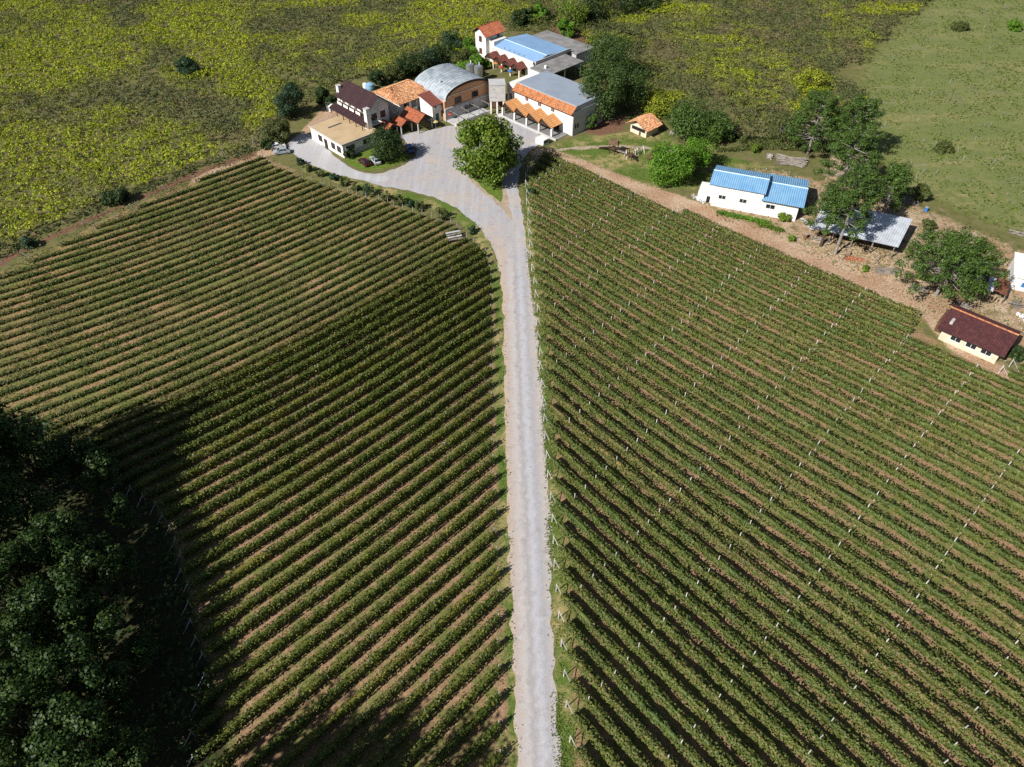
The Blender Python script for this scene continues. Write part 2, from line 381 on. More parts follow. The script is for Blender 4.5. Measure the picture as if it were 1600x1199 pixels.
dense_P = GL([(745, 385), (775, 400), (785, 500), (790, 700), (800, 1000), (808, 1300), (380, 1300), (330, 1060), (268, 830), (160, 675), (400, 565), (570, 475)])
low_P = GL([(415, 246), (520, 290), (660, 334), (735, 385), (570, 475), (400, 565), (160, 675), (-60, 740), (-200, 640), (-100, 470), (0, 425), (190, 330), (330, 270)])
verge_r_P = strip(GL([(820, 285), (828, 360), (836, 440), (845, 520), (852, 620), (860, 720), (866, 820), (872, 900), (880, 1050), (892, 1290)]), [1.5, 2.2, 2, 2, 1.8, 1.8, 2.4, 2.6, 2.2, 2])
verge_l_P = strip(GL([(480, 262), (560, 290), (640, 308), (700, 325), (745, 360), (772, 410), (780, 480), (783, 600), (786, 700), (790, 800), (797, 950), (803, 1100), (810, 1290)]), [3, 3.5, 3.5, 4, 3, 1.6, 2, 2.2, 2.2, 2, 1.6, 1.8, 2])
forest_P = GL([(-400, 640), (0, 640), (160, 680), (268, 830), (330, 1060), (380, 1300), (-400, 1300)])
bank_P = strip(GL([(-60, 440), (0, 412), (60, 380), (130, 348), (200, 318), (270, 288), (330, 262), (400, 240)]), [1.6, 2.2, 1.4, 2.0, 1.2, 2.4, 1.8, 2.4])
perg_l = [(-330, 570), (-60, 436), (0, 404), (60, 370), (130, 338), (200, 308), (280, 276), (340, 254), (395, 232), (428, 196), (462, 178), (490, 168), (515, 150), (545, 126), (600, 120), (640, 110), (690, 100), (738, 96), (742, 60), (800, 40), (850, 44), (880, 20), (900, -50), (-400, -50)]
perg_r = [(906, 62), (930, 80), (975, 120), (1000, 160), (1045, 190), (1090, 205), (1160, 222), (1215, 222), (1260, 200), (1335, 190), (1345, 92), (1440, 5), (1490, -50), (920, -50), (910, 20)]
perg_l_P = GL(perg_l); perg_r_P = GL(perg_r)

# ------------------------------------------------------------------ ground: one sheet to the horizon, masks for what covers it
def axis(lo, hi, step, far):
    a = np.arange(lo, hi + step, step); e = [step * 1.6 ** k for k in range(1, 16)]; c = np.cumsum(e); c = c[c < far]
    return np.r_[(lo - c)[::-1], a, hi + c]
gx = axis(-150, 150, 1.2, 2500); gy = axis(10, 300, 1.2, 2500)
GX, GY = np.meshgrid(gx, gy, indexing='ij'); fx, fy = GX.ravel(), GY.ravel()
nx, ny = GX.shape
idx = np.arange(nx * ny).reshape(nx, ny)
Fq = np.stack([idx[:-1, :-1], idx[1:, :-1], idx[1:, 1:], idx[:-1, 1:]], -1).reshape(-1, 4)
m_row = np.maximum(soft(right_field_P, fx, fy, 1), np.maximum(soft(dense_P, fx, fy, 1), soft(low_P, fx, fy, 1.5)))
m_lowf = soft(low_P, fx, fy, 2)
m_green = np.maximum.reduce([soft(verge_r_P, fx, fy, 1.0), soft(verge_l_P, fx, fy, 1.0), soft(lawn_P, fx, fy, 1.5) * 0.9, soft(pasture_P, fx, fy, 9) * 0.8])
m_dirt = np.maximum(soft(track_P, fx, fy, 1.5), np.maximum(soft(sheds_P, fx, fy, 2.5) * 0.56, soft(back_path_P, fx, fy, 1)))
m_dirt = np.maximum(m_dirt, soft(left_track_P, fx, fy, 1))
for q in ([(1395, 262), (1480, 256), (1560, 246), (1640, 244)], [(1400, 184), (1460, 180), (1540, 176), (1640, 168)], [(1440, 306), (1520, 304), (1640, 300)]): m_dirt = np.maximum(m_dirt, soft(strip(GL(q), 2.2), fx, fy, 1.5) * 0.5)
m_red = np.maximum(soft(bank_P, fx, fy, 1.5), soft(GL([(840, 60), (880, 20), (920, 60), (930, 110), (880, 75)]), fx, fy, 3))
m_red = np.maximum(m_red, soft(GL([(905, 205), (925, 180), (980, 182), (978, 205), (940, 214)]), fx, fy, 2) * 0.8)
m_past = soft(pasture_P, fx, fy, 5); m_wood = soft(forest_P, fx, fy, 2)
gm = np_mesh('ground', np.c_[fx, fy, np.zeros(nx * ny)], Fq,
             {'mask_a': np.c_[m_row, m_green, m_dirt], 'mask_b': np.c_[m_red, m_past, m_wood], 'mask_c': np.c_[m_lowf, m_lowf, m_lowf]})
def ground_material():
    t = NT('ground'); A = t.n('ShaderNodeSeparateColor'); t.l(t.attr('mask_a').outputs['Color'], A.inputs[0])
    B = t.n('ShaderNodeSeparateColor'); t.l(t.attr('mask_b').outputs['Color'], B.inputs[0])
    n1 = t.noise(0.12, 4); n2 = t.noise(0.5, 4); n3 = t.noise(2.2, 4); n4 = t.noise(7.0, 3)
    def edge(m, n=None, k=0.7, w=0.18):
        v = t.math('ADD', m, t.math('MULTIPLY', t.math('SUBTRACT', n or n2, 0.5), k))
        return t.mrange(v, 0.5 - w, 0.5 + w)
    scrub = t.ramp(n2, [(0.3, (0.10, 0.095, 0.04)), (0.5, (0.13, 0.13, 0.045)), (0.65, (0.16, 0.125, 0.07))])  # palest tone darkened: shade under the trellis canopy put into the colour
    soil = t.ramp(n3, [(0.25, (0.20, 0.115, 0.065)), (0.5, (0.31, 0.195, 0.115)), (0.75, (0.40, 0.27, 0.17))])
    soil = t.mix(t.mrange(n4, 0.35, 0.75), soil, t.mix(1.0, soil, (0.72, 0.7, 0.68), 'MULTIPLY'))
    grass = t.ramp(n3, [(0.25, (0.06, 0.095, 0.018)), (0.55, (0.105, 0.15, 0.03)), (0.8, (0.18, 0.19, 0.06))])
    grass = t.mix(t.mrange(n4, 0.35, 0.7), t.mix(1.0, grass, (1.15, 1.15, 1.2), 'MULTIPLY'), t.mix(1.0, grass, (0.62, 0.68, 0.6), 'MULTIPLY'))
    dry = t.ramp(n3, [(0.3, (0.26, 0.20, 0.085)), (0.7, (0.38, 0.30, 0.15))])
    # vineyard floor: soil with weedy patches, low field paler and drier
    wn = t.math('ADD', t.math('MULTIPLY', n2, 0.6), t.math('MULTIPLY', n1, 0.5))
    vine = t.mix(t.mrange(t.math('ADD', wn, t.math('MULTIPLY', t.math('SUBTRACT', n4, 0.5), 0.25)), 0.46, 0.64), soil, t.mix(0.25, grass, soil))
    low = t.mix(t.mrange(t.math('ADD', t.math('MULTIPLY', n3, 0.45), t.math('ADD', t.math('MULTIPLY', n1, 0.4), t.math('MULTIPLY', n2, 0.25))), 0.46, 0.61), t.mix(0.08, t.mix(1.0, soil, (1.15, 1.08, 1.06), 'MULTIPLY'), grass), t.mix(0.2, grass, soil))
    vine = t.mix(t.attr('mask_c').outputs['Fac'], vine, low)
    col = t.mix(edge(A.outputs[0]), scrub, vine)
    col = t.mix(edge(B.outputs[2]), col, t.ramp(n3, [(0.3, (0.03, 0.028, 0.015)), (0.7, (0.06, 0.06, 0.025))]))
    lawn = t.mix(t.mrange(n1, 0.42, 0.62), grass, t.mix(t.mrange(n2, 0.3, 0.6), grass, dry))
    past = t.mix(t.mrange(t.math('ADD', t.math('MULTIPLY', n1, 0.55), t.math('MULTIPLY', n2, 0.5)), 0.5, 0.62), t.mix(t.mrange(n2, 0.4, 0.65), t.mix(0.25, grass, dry), t.mix(0.55, grass, dry)), t.mix(0.35, grass, t.ramp(n3, [(0.3, (0.20, 0.16, 0.10)), (0.7, (0.33, 0.27, 0.19))])))
    mp = t.n('ShaderNodeMapping'); mp.inputs['Scale'].default_value = (0.25, 1.0, 1.0); t.l(t.pos(), mp.inputs[0])
    bn = t.noise(0.11, 4, mp.outputs[0]); past = t.mix(t.mrange(bn, 0.40, 0.56), past, t.mix(0.5, past, grass))
    past = t.mix(0.10, past, t.ramp(n2, [(0.3, (0.17, 0.16, 0.10)), (0.7, (0.30, 0.26, 0.19))]))
    green = t.mix(B.outputs[1], lawn, past)
    col = t.mix(edge(A.outputs[1]), col, green)
    dirt = t.ramp(t.math('ADD', t.math('MULTIPLY', n1, 0.45), t.math('MULTIPLY', n3, 0.55)), [(0.32, (0.27, 0.145, 0.085)), (0.48, (0.40, 0.26, 0.165)), (0.62, (0.55, 0.43, 0.31))])
    dirt = t.mix(t.mrange(n4, 0.3, 0.8), dirt, t.mix(1.0, dirt, (0.7, 0.68, 0.66), 'MULTIPLY'))
    col = t.mix(edge(A.outputs[2]), col, dirt)
    col = t.mix(edge(B.outputs[0]), col, t.ramp(n3, [(0.3, (0.085, 0.045, 0.028)), (0.7, (0.24, 0.13, 0.085))]))
    return t.finish(col, 0.95, 0.05, bump=t.math('ADD', n3, n4), bstr=0.6, bdist=0.15)
M['ground'] = ground_material()
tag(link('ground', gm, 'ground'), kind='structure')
RA, RB = G(841, 1199), G(806, 400); RK = (RB[0] - RA[0]) / (RB[1] - RA[1])
def gravel_material(name, base, warm, pale, lane=False):
    t = NT(name); n1 = t.noise(0.16, 4); n2 = t.noise(0.7, 4); n4 = t.noise(9.0, 3)
    mp = t.n('ShaderNodeMapping'); mp.inputs['Scale'].default_value = (0.8, 0.035, 1.0); t.l(t.pos(), mp.inputs[0])
    tr = t.noise(0.9, 2, mp.outputs[0])
    col = t.mix(t.mrange(tr, 0.42, 0.62), base, pale)
    col = t.mix(t.math('MULTIPLY', t.mrange(t.math('ADD', t.math('MULTIPLY', n1, 0.6), t.math('MULTIPLY', n2, 0.4)), 0.44, 0.64), 0.7), col, warm)
    if lane:                                                           # tan shoulders, two pale wheel tracks, grey crown; fades out in the yard
        xyz = t.n('ShaderNodeSeparateXYZ'); t.l(t.pos(), xyz.inputs[0])
        off = t.math('SUBTRACT', xyz.outputs[0], t.math('ADD', t.math('MULTIPLY', xyz.outputs[1], RK), RA[0] - RK * RA[1]))
        off = t.math('ADD', off, t.math('MULTIPLY', t.math('SUBTRACT', n2, 0.5), 2.2))
        band = t.ramp(t.math('ADD', t.math('MULTIPLY', off, 1 / 6.0), 0.5), [(0.02, (0.50, 0.37, 0.25)), (0.13, (0.45, 0.37, 0.31)), (0.32, (0.49, 0.45, 0.43)), (0.45, (0.35, 0.325, 0.32)), (0.60, (0.47, 0.465, 0.49)), (0.76, (0.36, 0.35, 0.365)), (0.95, (0.45, 0.40, 0.36))])
        far = t.n('ShaderNodeMapRange'); t.l(xyz.outputs[1], far.inputs[0]); far.inputs[1].default_value = 118; far.inputs[2].default_value = 142; far.inputs[3].default_value = 0.85; far.inputs[4].default_value = 0.0
        col = t.mix(far.outputs[0], col, band)
        col = t.mix(t.math('MULTIPLY', t.mrange(t.noise(0.55, 6, rough=0.75), 0.53, 0.66), 0.55), col, (0.29, 0.255, 0.235))
        col = t.mix(t.math('MULTIPLY', t.mrange(t.noise(1.3, 5, rough=0.75), 0.55, 0.66), 0.5), col, (0.56, 0.53, 0.50))
    col = t.mix(t.mrange(n4, 0.3, 0.75), col, t.mix(1.0, col, (0.74, 0.74, 0.74), 'MULTIPLY'))
    M[name] = t.finish(col, 0.95, 0.05, bump=n4, bstr=0.5, bdist=0.05)
gravel_material('gravel', (0.375, 0.36, 0.37), (0.47, 0.39, 0.32), (0.42, 0.415, 0.435), lane=True)
gravel_material('apron', (0.42, 0.41, 0.42), (0.46, 0.43, 0.40), (0.48, 0.48, 0.50))
sheet('road', rough_poly(road_P, amp=0.3), 0.012, 'gravel')
sheet('concrete_apron', rough_poly(GL([(452, 232), (466, 216), (482, 208), (500, 226), (524, 246), (548, 264), (580, 276), (612, 275), (606, 285), (560, 281), (520, 270), (492, 259), (470, 248)]), amp=0.12), 0.018, 'apron')
M['grass_patch'] = None
t_ = NT('grass_patch'); n_ = t_.noise(1.5, 4)
M['grass_patch'] = t_.finish(t_.ramp(n_, [(0.3, (0.06, 0.11, 0.015)), (0.55, (0.11, 0.16, 0.025)), (0.75, (0.22, 0.20, 0.08))]), 0.95, 0.05, bump=t_.noise(6, 3), bstr=0.6, bdist=0.1)
M['bare_path'] = None; plain('bare_path', (0.42, 0.33, 0.24), var=0.2, scale=0.6)
sheet('dirt_island', rough_poly(GL([(722, 266), (750, 246), (785, 256), (789, 290), (795, 318), (802, 346), (796, 340), (776, 318), (744, 292)]), amp=0.2), 0.02, 'bare_path')
sheet('grass_island', rough_poly(GL([(730, 268), (760, 250), (786, 262), (784, 292), (786, 318), (772, 309), (750, 290)]), amp=0.25), 0.026, 'grass_patch')
sheet('grass_bank', rough_poly(GL([(534, 248), (560, 238), (600, 228), (632, 236), (640, 248), (612, 262), (578, 267), (553, 262)]), amp=0.2), 0.02, 'grass_patch')
# footpath across the lawn, bare gravel heap by the track
sheet('footpath', rough_poly(strip(GL([(862, 236), (905, 231), (960, 229), (1020, 231), (1060, 240)]), [1.0, 1.6, 1.6, 1.4, 1.2]), amp=0.3), 0.014, 'bare_path')

# ------------------------------------------------------------------ vine rows
CR = [9.0294, -25.0645, -3.04537, -5.67778, -2.24097, -27.5266, 14.2431, 2.23791, -3.06652, 10.4041, -33.372, -25.0882, -14.675, -5.28098, 0.705095]
CPc = [1.08388, -5.88918, 0.514356, 0.022231, 6.96152, 0.221603, -0.330464, 1.50046, 0.338379, -1.64878]
C2 = [-4.77665, -33.2099, -7.23473, -3.93843, -0.450162, 27.1412, -15.9212, -23.6916, -11.0324, -6.31172, -15.4972, -5.812, -12.6005, -5.90418, -4.68256]
def poly(c, d):
    ij = [(i, j) for i in range(d + 1) for j in range(d + 1 - i)]
    def f(p):
        x = p[0] / 100; y = (p[1] - 150) / 100; v = gx_ = gy_ = 0.0
        for k, (i, j) in zip(c, ij):
            v += k * x ** i * y ** j
            if i: gx_ += k * i * x ** (i - 1) * y ** j
            if j: gy_ += k * j * x ** i * y ** (j - 1)
        return v, gx_ / 100, gy_ / 100
    return f
fR, fP, f2 = poly(CR, 4), poly(CPc, 3), poly(C2, 4)
def follow(f, level, p, sgn, step, stop, nmax=400):
    """walk along a contour of the planting plan"""
    p = list(p); out = []
    for _ in range(nmax):
        for _ in range(4):
            v, a, b = f(p); g2 = a * a + b * b; k = (level - v) / g2; k = max(-3, min(3, k)) if abs(k) * math.sqrt(g2) < 9e9 else 0
            p[0] += a * k; p[1] += b * k
        out.append(tuple(p))
        if stop(p): break
        v, a, b = f(p); g = math.hypot(a, b); d = (-b / g * sgn, a / g * sgn)
        p = [p[0] + d[0] * step, p[1] + d[1] * step]
    return np.array(out)
def resample(L, n_or_step):
    d = np.r_[0, np.cumsum(np.hypot(*np.diff(L, axis=0).T))]
    s = np.asarray(n_or_step); return np.c_[np.interp(s, d, L[:, 0]), np.interp(s, d, L[:, 1])], d[-1]
def tangents(L, s):
    d = np.r_[0, np.cumsum(np.hypot(*np.diff(L, axis=0).T))]; g = np.gradient(L, axis=0)
    t = np.c_[np.interp(s, d, g[:, 0]), np.interp(s, d, g[:, 1])]; return t / np.linalg.norm(t, axis=1)[:, None]
def vine_foliage(name, L, r, z0, z1, hw, per_m, size, mat, parent, gaps=0.12, frame_only=True):
    tot = np.hypot(*np.diff(L, axis=0).T).sum()
    n = int(tot * per_m); s = r.random(n) * tot
    pw, _ = resample(L, s); pw = pw + np.array(parent.location[:2])
    vig = 0.42 + 0.55 * fbm(s + r.random() * 900, np.full(n, r.random() * 900), 2.2) + 0.62 * fbm(pw[:, 0], pw[:, 1], 9.0, vn2)   # vigour along the row and across the field
    keep = r.random(n) < np.clip((vig - gaps - 0.22) * 1.9, 0.08, 1); s = s[keep]; vig = vig[keep]; n = len(s)
    p, _ = resample(L, s); t = tangents(L, s); nrm = np.c_[-t[:, 1], t[:, 0]]
    a = r.random(n) * math.pi                                                              # round the hedge from side over top to side
    rad = np.sqrt(r.random(n)) * 0.35 + 0.68
    top = z0 + (z1 - z0) * np.clip(0.45 + 0.55 * vig, 0.5, 1.2)
    side = np.sign(np.cos(a)) * np.abs(np.cos(a)) ** 0.6 * hw * rad * (0.75 + 0.3 * vig)
    up = np.abs(np.sin(a)) ** 0.6 * rad
    low = r.random(n) < 0.35
    z = np.where(low, z0 + (top - z0) * r.random(n) * 0.8, z0 + (top - z0) * np.clip(up, 0.1, 1.08))
    c = np.c_[p + nrm * side[:, None], z]
    nn = np.c_[nrm * np.cos(a)[:, None], np.sin(a) * 0.9 + 0.25] + r.normal(size=(n, 3)) * 0.55
    V, F = leaf_quads(c, nn, size * (0.65 + 0.7 * r.random(n)), r, 0.85)
    # inner tube added to block light through the hedge, in the leaf colour
    sc_ = np.arange(0, tot, 1.2); q, _ = resample(L, sc_); tc = tangents(L, sc_); nc = np.c_[-tc[:, 1], tc[:, 0]]
    w = hw * 0.5 * (0.6 + 0.7 * r.random(len(q))); h = z0 + (z1 - z0) * (0.55 + 0.28 * r.random(len(q)))
    ring = np.stack([np.c_[q - nc * w[:, None], np.full(len(q), z0 + 0.05)], np.c_[q - nc * w[:, None] * 0.8, h], np.c_[q + nc * w[:, None] * 0.8, h], np.c_[q + nc * w[:, None], np.full(len(q), z0 + 0.05)]], 1)
    b = len(V); k = np.arange(len(q) - 1)[:, None] * 4 + b
    FF = np.concatenate([np.concatenate([k + j, k + (j + 1) % 4, k + 4 + (j + 1) % 4, k + 4 + j], 1) for j in range(4)])
    me = np_mesh('foliage', np.vstack([V, ring.reshape(-1, 3)]), np.vstack([F, FF]))
    return link('foliage', me, mat, parent), tot
def trunks(L, r, parent, spacing=1.5, h=0.8):
    tot = np.hypot(*np.diff(L, axis=0).T).sum(); s = np.arange(0.4, tot, spacing); s = s + r.normal(size=len(s)) * 0.12
    p, _ = resample(L, s); w = 0.045; top = p + r.normal(size=p.shape) * 0.08; V = []
    for dx, dy in ((-w, -w), (w, -w), (w, w), (-w, w)):
        V.append(np.c_[p + [dx, dy], np.zeros(len(p))]); V.append(np.c_[top + [dx, dy], np.full(len(p), h)])
    V = np.stack(V, 1).reshape(-1, 3); k = np.arange(len(p))[:, None] * 8
    F = np.concatenate([np.concatenate([k + 2 * j, k + 2 * ((j + 1) % 4), k + 2 * ((j + 1) % 4) + 1, k + 2 * j + 1], 1) for j in range(4)])
    tag(link('trunks', np_mesh('trunks', V, F), 'vine_wood', parent), kind='stuff')
def post_mesh(name, w, h, mat):
    b = MB().hexa([(-w, -w, 0), (w, -w, 0), (w, w, 0), (-w, w, 0)], [(-w * .85, -w * .85, h), (w * .85, -w * .85, h), (w * .85, w * .85, h), (-w * .85, w * .85, h)])
    o = b.build(name, mat); me = o.data; bpy.data.objects.remove(o); return me
def brace_mesh(name, w, h, run, mat):
    b = MB().hexa([(run - w, -w, 0), (run + w, -w, 0), (run + w, w, 0), (run - w, w, 0)], [(-w, -w, h), (w, -w, h), (w, w, h), (-w, w, h)])
    o = b.build(name, mat); me = o.data; bpy.data.objects.remove(o); return me
PM = {'c': post_mesh('post', 0.07, 2.3, 'concrete_post'), 'g': post_mesh('post', 0.055, 1.9, 'grey_post'), 'l': post_mesh('post', 0.045, 1.3, 'grey_post'),
      'e': post_mesh('end_post', 0.07, 2.0, 'concrete_post'), 'eg': post_mesh('end_post', 0.07, 2.0, 'grey_post'),
      'b': brace_mesh('brace', 0.05, 1.8, 1.7, 'concrete_post'), 'bg': brace_mesh('brace', 0.05, 1.6, 1.5, 'grey_post')}
def put(name, me, parent, p, rz=0.0, tilt=(0, 0)):
    o = link(name, me, None, parent); o.location = (p[0], p[1], 0); o.rotation_euler = (tilt[0], tilt[1], rz); return o
ONES = ['', 'first', 'second', 'third', 'fourth', 'fifth', 'sixth', 'seventh', 'eighth', 'ninth', 'tenth', 'eleventh', 'twelfth', 'thirteenth', 'fourteenth', 'fifteenth', 'sixteenth', 'seventeenth', 'eighteenth', 'nineteenth', 'twentieth']
def ordinal(n):
    if n <= 20: return ONES[n]
    if n == 30: return 'thirtieth'
    if n == 40: return 'fortieth'
    return {2: 'twenty', 3: 'thirty', 4: 'forty'}[n // 10] + '-' + ONES[n % 10]
def in_view(x, y, m=70):
    u, v = project(x, y, 1.0); return -m < u < 1600 + m and -m < v < 1199 + m

# --- right field: contours of the planting plan crossed by lines of concrete posts
ends_y = [274, 286, 301, 314, 331, 345, 362.5, 380, 397.5, 417.5, 440, 461, 485, 504, 525, 552.5, 574, 601, 627.5, 656, 684, 714, 745, 782, 817, 850, 884, 923, 965, 1011, 1060, 1110, 1168, 1228, 1292]
def newton2(k, s, p):
    p = np.array(p, float)
    for _ in range(8):
        v, a, b = fR(p); w, c, d = fP(p); det = a * d - b * c
        if abs(det) < 1e-9: break
        e, f = k - v, s - w; q = np.array([(e * d - b * f) / det, (a * f - c * e) / det]); nq = np.linalg.norm(q)
        p += q * min(1, 8 / max(nq, 1e-9))
        if nq < 1e-4: break
    return p
def right_row(k, s0, s1, start, label, r, group='vine rows of the right field'):
    pts = []; p = np.array(start, float); s = s0
    while s <= s1 + 1e-6:
        p = newton2(k, s, p); pts.append(p.copy())
        if s > s0 + 0.3 and not in_view(p[0], p[1], 90) and (p[0] > 20 or p[1] < 30): break
        s += 0.05
    L = np.array(pts)
    if len(L) < 8: return
    t = thing('vine_row', label, 'vine row', (*L[0], 0), 0, group); L0 = L - L[0]
    far = L[:, 1].mean()
    vine_foliage('foliage', L0, r, 0.45, 1.78, 0.60, 70 if far < 100 else 56, 0.275 if far < 100 else 0.32, 'vine_right', t, gaps=0.14)
    trunks(L0, r, t)
    d = L0[3] - L0[0]; rz = math.atan2(d[1], d[0])
    q0 = L0[0] - d / np.linalg.norm(d) * 1.3; put('end_post', PM['e'], t, q0, rz); put('brace', PM['b'], t, q0, rz)
    c = math.ceil(s0 + 0.25)
    while c < s0 + 0.05 * (len(L) - 1):
        i = (c - s0) / 0.05; j = int(i); q = L0[j] + (L0[min(j + 1, len(L0) - 1)] - L0[j]) * (i - j)
        put('post', PM['c'], t, q, rz, (r.normal() * 0.02, r.normal() * 0.02)); c += 1
    return t
r_ = np.random.default_rng(21)
e9 = G(1452, 484, 1.6)
right_row(0, fP(G(1068, 326, 1.6))[0], fP(G(1450, 482, 1.6))[0], G(1068, 326, 1.6), 'short vine row along the dirt track in front of the blue-roofed white house', r_)
for k in range(1, 40):
    if k < 5: start = G(832 + (4 - k) * 7, 262 - (4 - k) * 9, 1.6)
    else:
        y = ends_y[min(k - 5, len(ends_y) - 1)]; x = float(np.interp(y, [274, 485, 745, 817, 870, 965, 1168, 1300], [827, 844, 865, 870, 877, 888, 902, 911])); start = G(x, y, 1.6)
    s0 = fP(start)[0]
    s1 = fP(G(1438, 499, 1.6))[0] if k == 1 else fP(G(1427, 514, 1.6))[0] if k == 2 else s0 + 13
    right_row(k, s0, s1, start, ordinal(k) + ' vine row right of the road, counting down from the playground lawn', r_)
for k, (px, py), w in ((1, (1592, 572), 'end at the right edge below the dark tiled hut, upper'), (2, (1578, 580), 'end at the right edge below the dark tiled hut, lower')):
    st = G(px, py, 1.6); right_row(k, fP(st)[0], fP(st)[0] + 1.5, st, 'short vine row ' + w, r_)

# --- dense field left of the road
ends2 = [(757, 391), (762, 405), (765, 417), (768, 431), (769, 447), (768, 463), (767, 479), (767, 496), (767, 512), (767, 532), (767, 553), (767, 573), (767, 594), (767, 615), (767, 635), (768, 662), (768, 688), (769, 712), (769, 740), (770, 764), (770, 791), (772, 828), (774, 856), (774, 886), (774, 920), (775, 958), (775, 1000), (775, 1037), (776, 1080), (777, 1127), (778, 1170), (779, 1215), (780, 1262)]
left2 = [(150, 668), (168, 690), (184, 710), (200, 730), (216, 750), (230, 770), (246, 790), (258, 810), (268, 826), (275, 849), (282, 871), (288, 894), (294, 917), (301, 941), (307, 965), (316, 991), (322, 1017), (330, 1046)]
ends2 = [(751, 385)] + ends2; left2 = [(140, 668)] + left2
for jj, (px, py) in enumerate(ends2):
    j = jj - 1; st = G(px, py, 1.5); lx = G(*left2[jj], 1.2) if jj < len(left2) else None
    def stop(p, j=j, lx=lx):
        if lx is not None: return p[0] < lx[0]
        return not in_view(p[0], p[1], 60) or p[0] < -37 + (j - 18) * 0.6
    L = follow(f2, j, st, 1, 1.0, stop)
    if L[-1][0] > L[0][0]: L = follow(f2, j, st, -1, 1.0, stop)
    if len(L) < 4: continue
    t = thing('vine_row', ordinal(j + 2) + ' tall dense vine row left of the road, counting down from the plank stand', 'vine row', (*L[0], 0), 0, 'tall dense vine rows of the left field'); L0 = L - L[0]
    far = L[:, 1].mean()
    vine_foliage('foliage', L0, r_, 0.4, 1.95, 0.5, 68 if far < 80 else 56, 0.255 if far < 80 else 0.30, 'vine_dense', t, gaps=0.05)
    trunks(L0, r_, t)
    d = L0[3] - L0[0]; rz = math.atan2(d[1], d[0])
    put('end_post', PM['eg'], t, L0[0], rz); put('end_post', PM['eg'], t, L0[-1], rz)
    put('brace', PM['bg'], t, L0[-1], rz)
    S = np.hypot(*np.diff(L0, axis=0).T).sum()
    for s in np.arange(9.5 + 0.1 * j, S - 3, 10.7): put('post', PM['g'], t, resample(L0, [s])[0][0], rz, (r_.normal() * 0.03, r_.normal() * 0.03))

# --- low sparse field, upper left
rb = GL([(748, 388), (737, 384), (728, 371), (718, 358), (707, 350), (690, 344), (660, 334), (630, 325), (590, 312), (540, 301), (500, 288), (470, 276), (440, 263), (415, 247), (395, 240)], 0.6)
up = GL([(-120, 480), (0, 432), (60, 400), (130, 366), (190, 336), (260, 304), (330, 273), (405, 247)], 0.6)
edge0 = follow(f2, -1.5, G(743, 381, 0.6), 1, 1.0, lambda p: p[0] < -72, 200)
if edge0[-1][0] > edge0[0][0]: edge0 = follow(f2, -1.5, G(743, 381, 0.6), -1, 1.0, lambda p: p[0] < -72, 200)
field1 = np.vstack([GL([(-130, 486), (0, 430), (60, 398), (130, 364), (190, 334), (260, 302), (330, 271), (412, 244), (440, 262), (470, 275), (500, 287), (540, 300), (590, 311), (630, 324), (660, 333), (690, 343), (707, 349), (720, 358), (730, 371)], 0.6), edge0, GL([(60, 700), (-130, 770)], 0.6)])
row = 0
for i in range(2, 34):
    seed = None
    # a point of this contour near the line x = 268 px
    best = None
    for py in np.arange(720, 270, -2.0):
        g = G(268, py, 0.6); v = f2(g)[0] + i
        if best is None or abs(v) < best[0]: best = (abs(v), g)
    if best[0] > 0.3: continue
    A = follow(f2, -i, best[1], 1, 1.0, lambda p: abs(p[0]) > 135 or p[1] > 200 or p[1] < 60, 160)
    B = follow(f2, -i, best[1], -1, 1.0, lambda p: abs(p[0]) > 135 or p[1] > 200 or p[1] < 60, 160)
    L = np.vstack([A[::-1], B[1:]]) if len(B) > 1 else A
    if L[0][0] < L[-1][0]: L = L[::-1]
    k = inside(field1, L[:, 0], L[:, 1]) & np.array([in_view(*p, 100) for p in L])
    cut = np.flatnonzero(np.diff(np.r_[0, k.astype(int), 0])); segs = sorted(zip(cut[::2], cut[1::2]), key=lambda q: q[0] - q[1])
    if not segs or segs[0][1] - segs[0][0] < 8: continue
    L = L[segs[0][0]:segs[0][1]]; row += 1
    t = thing('vine_row', ordinal(row) + ' low sparse vine row of the upper left field, counting up from the dense rows', 'vine row', (*L[0], 0), 0, 'low sparse vine rows of the upper left field'); L0 = L - L[0]
    vine_foliage('foliage', L0, r_, 0.06, 0.85 + 0.6 * max(0, 1 - row / 5), 0.42 + 0.1 * max(0, 1 - row / 5), 46 + 14 * max(0, 1 - row / 5), 0.26, 'vine_low', t, gaps=0.28)
    d = L0[3] - L0[0]; rz = math.atan2(d[1], d[0])
    put('end_post', PM['eg'], t, L0[0], rz); put('end_post', PM['eg'], t, L0[-1], rz)
    S = np.hypot(*np.diff(L0, axis=0).T).sum()
    for s in np.arange(8 + (row % 5), S - 3, 12.0): put('post', PM['l'], t, resample(L0, [s])[0][0], rz, (r_.normal() * 0.04, r_.normal() * 0.04))

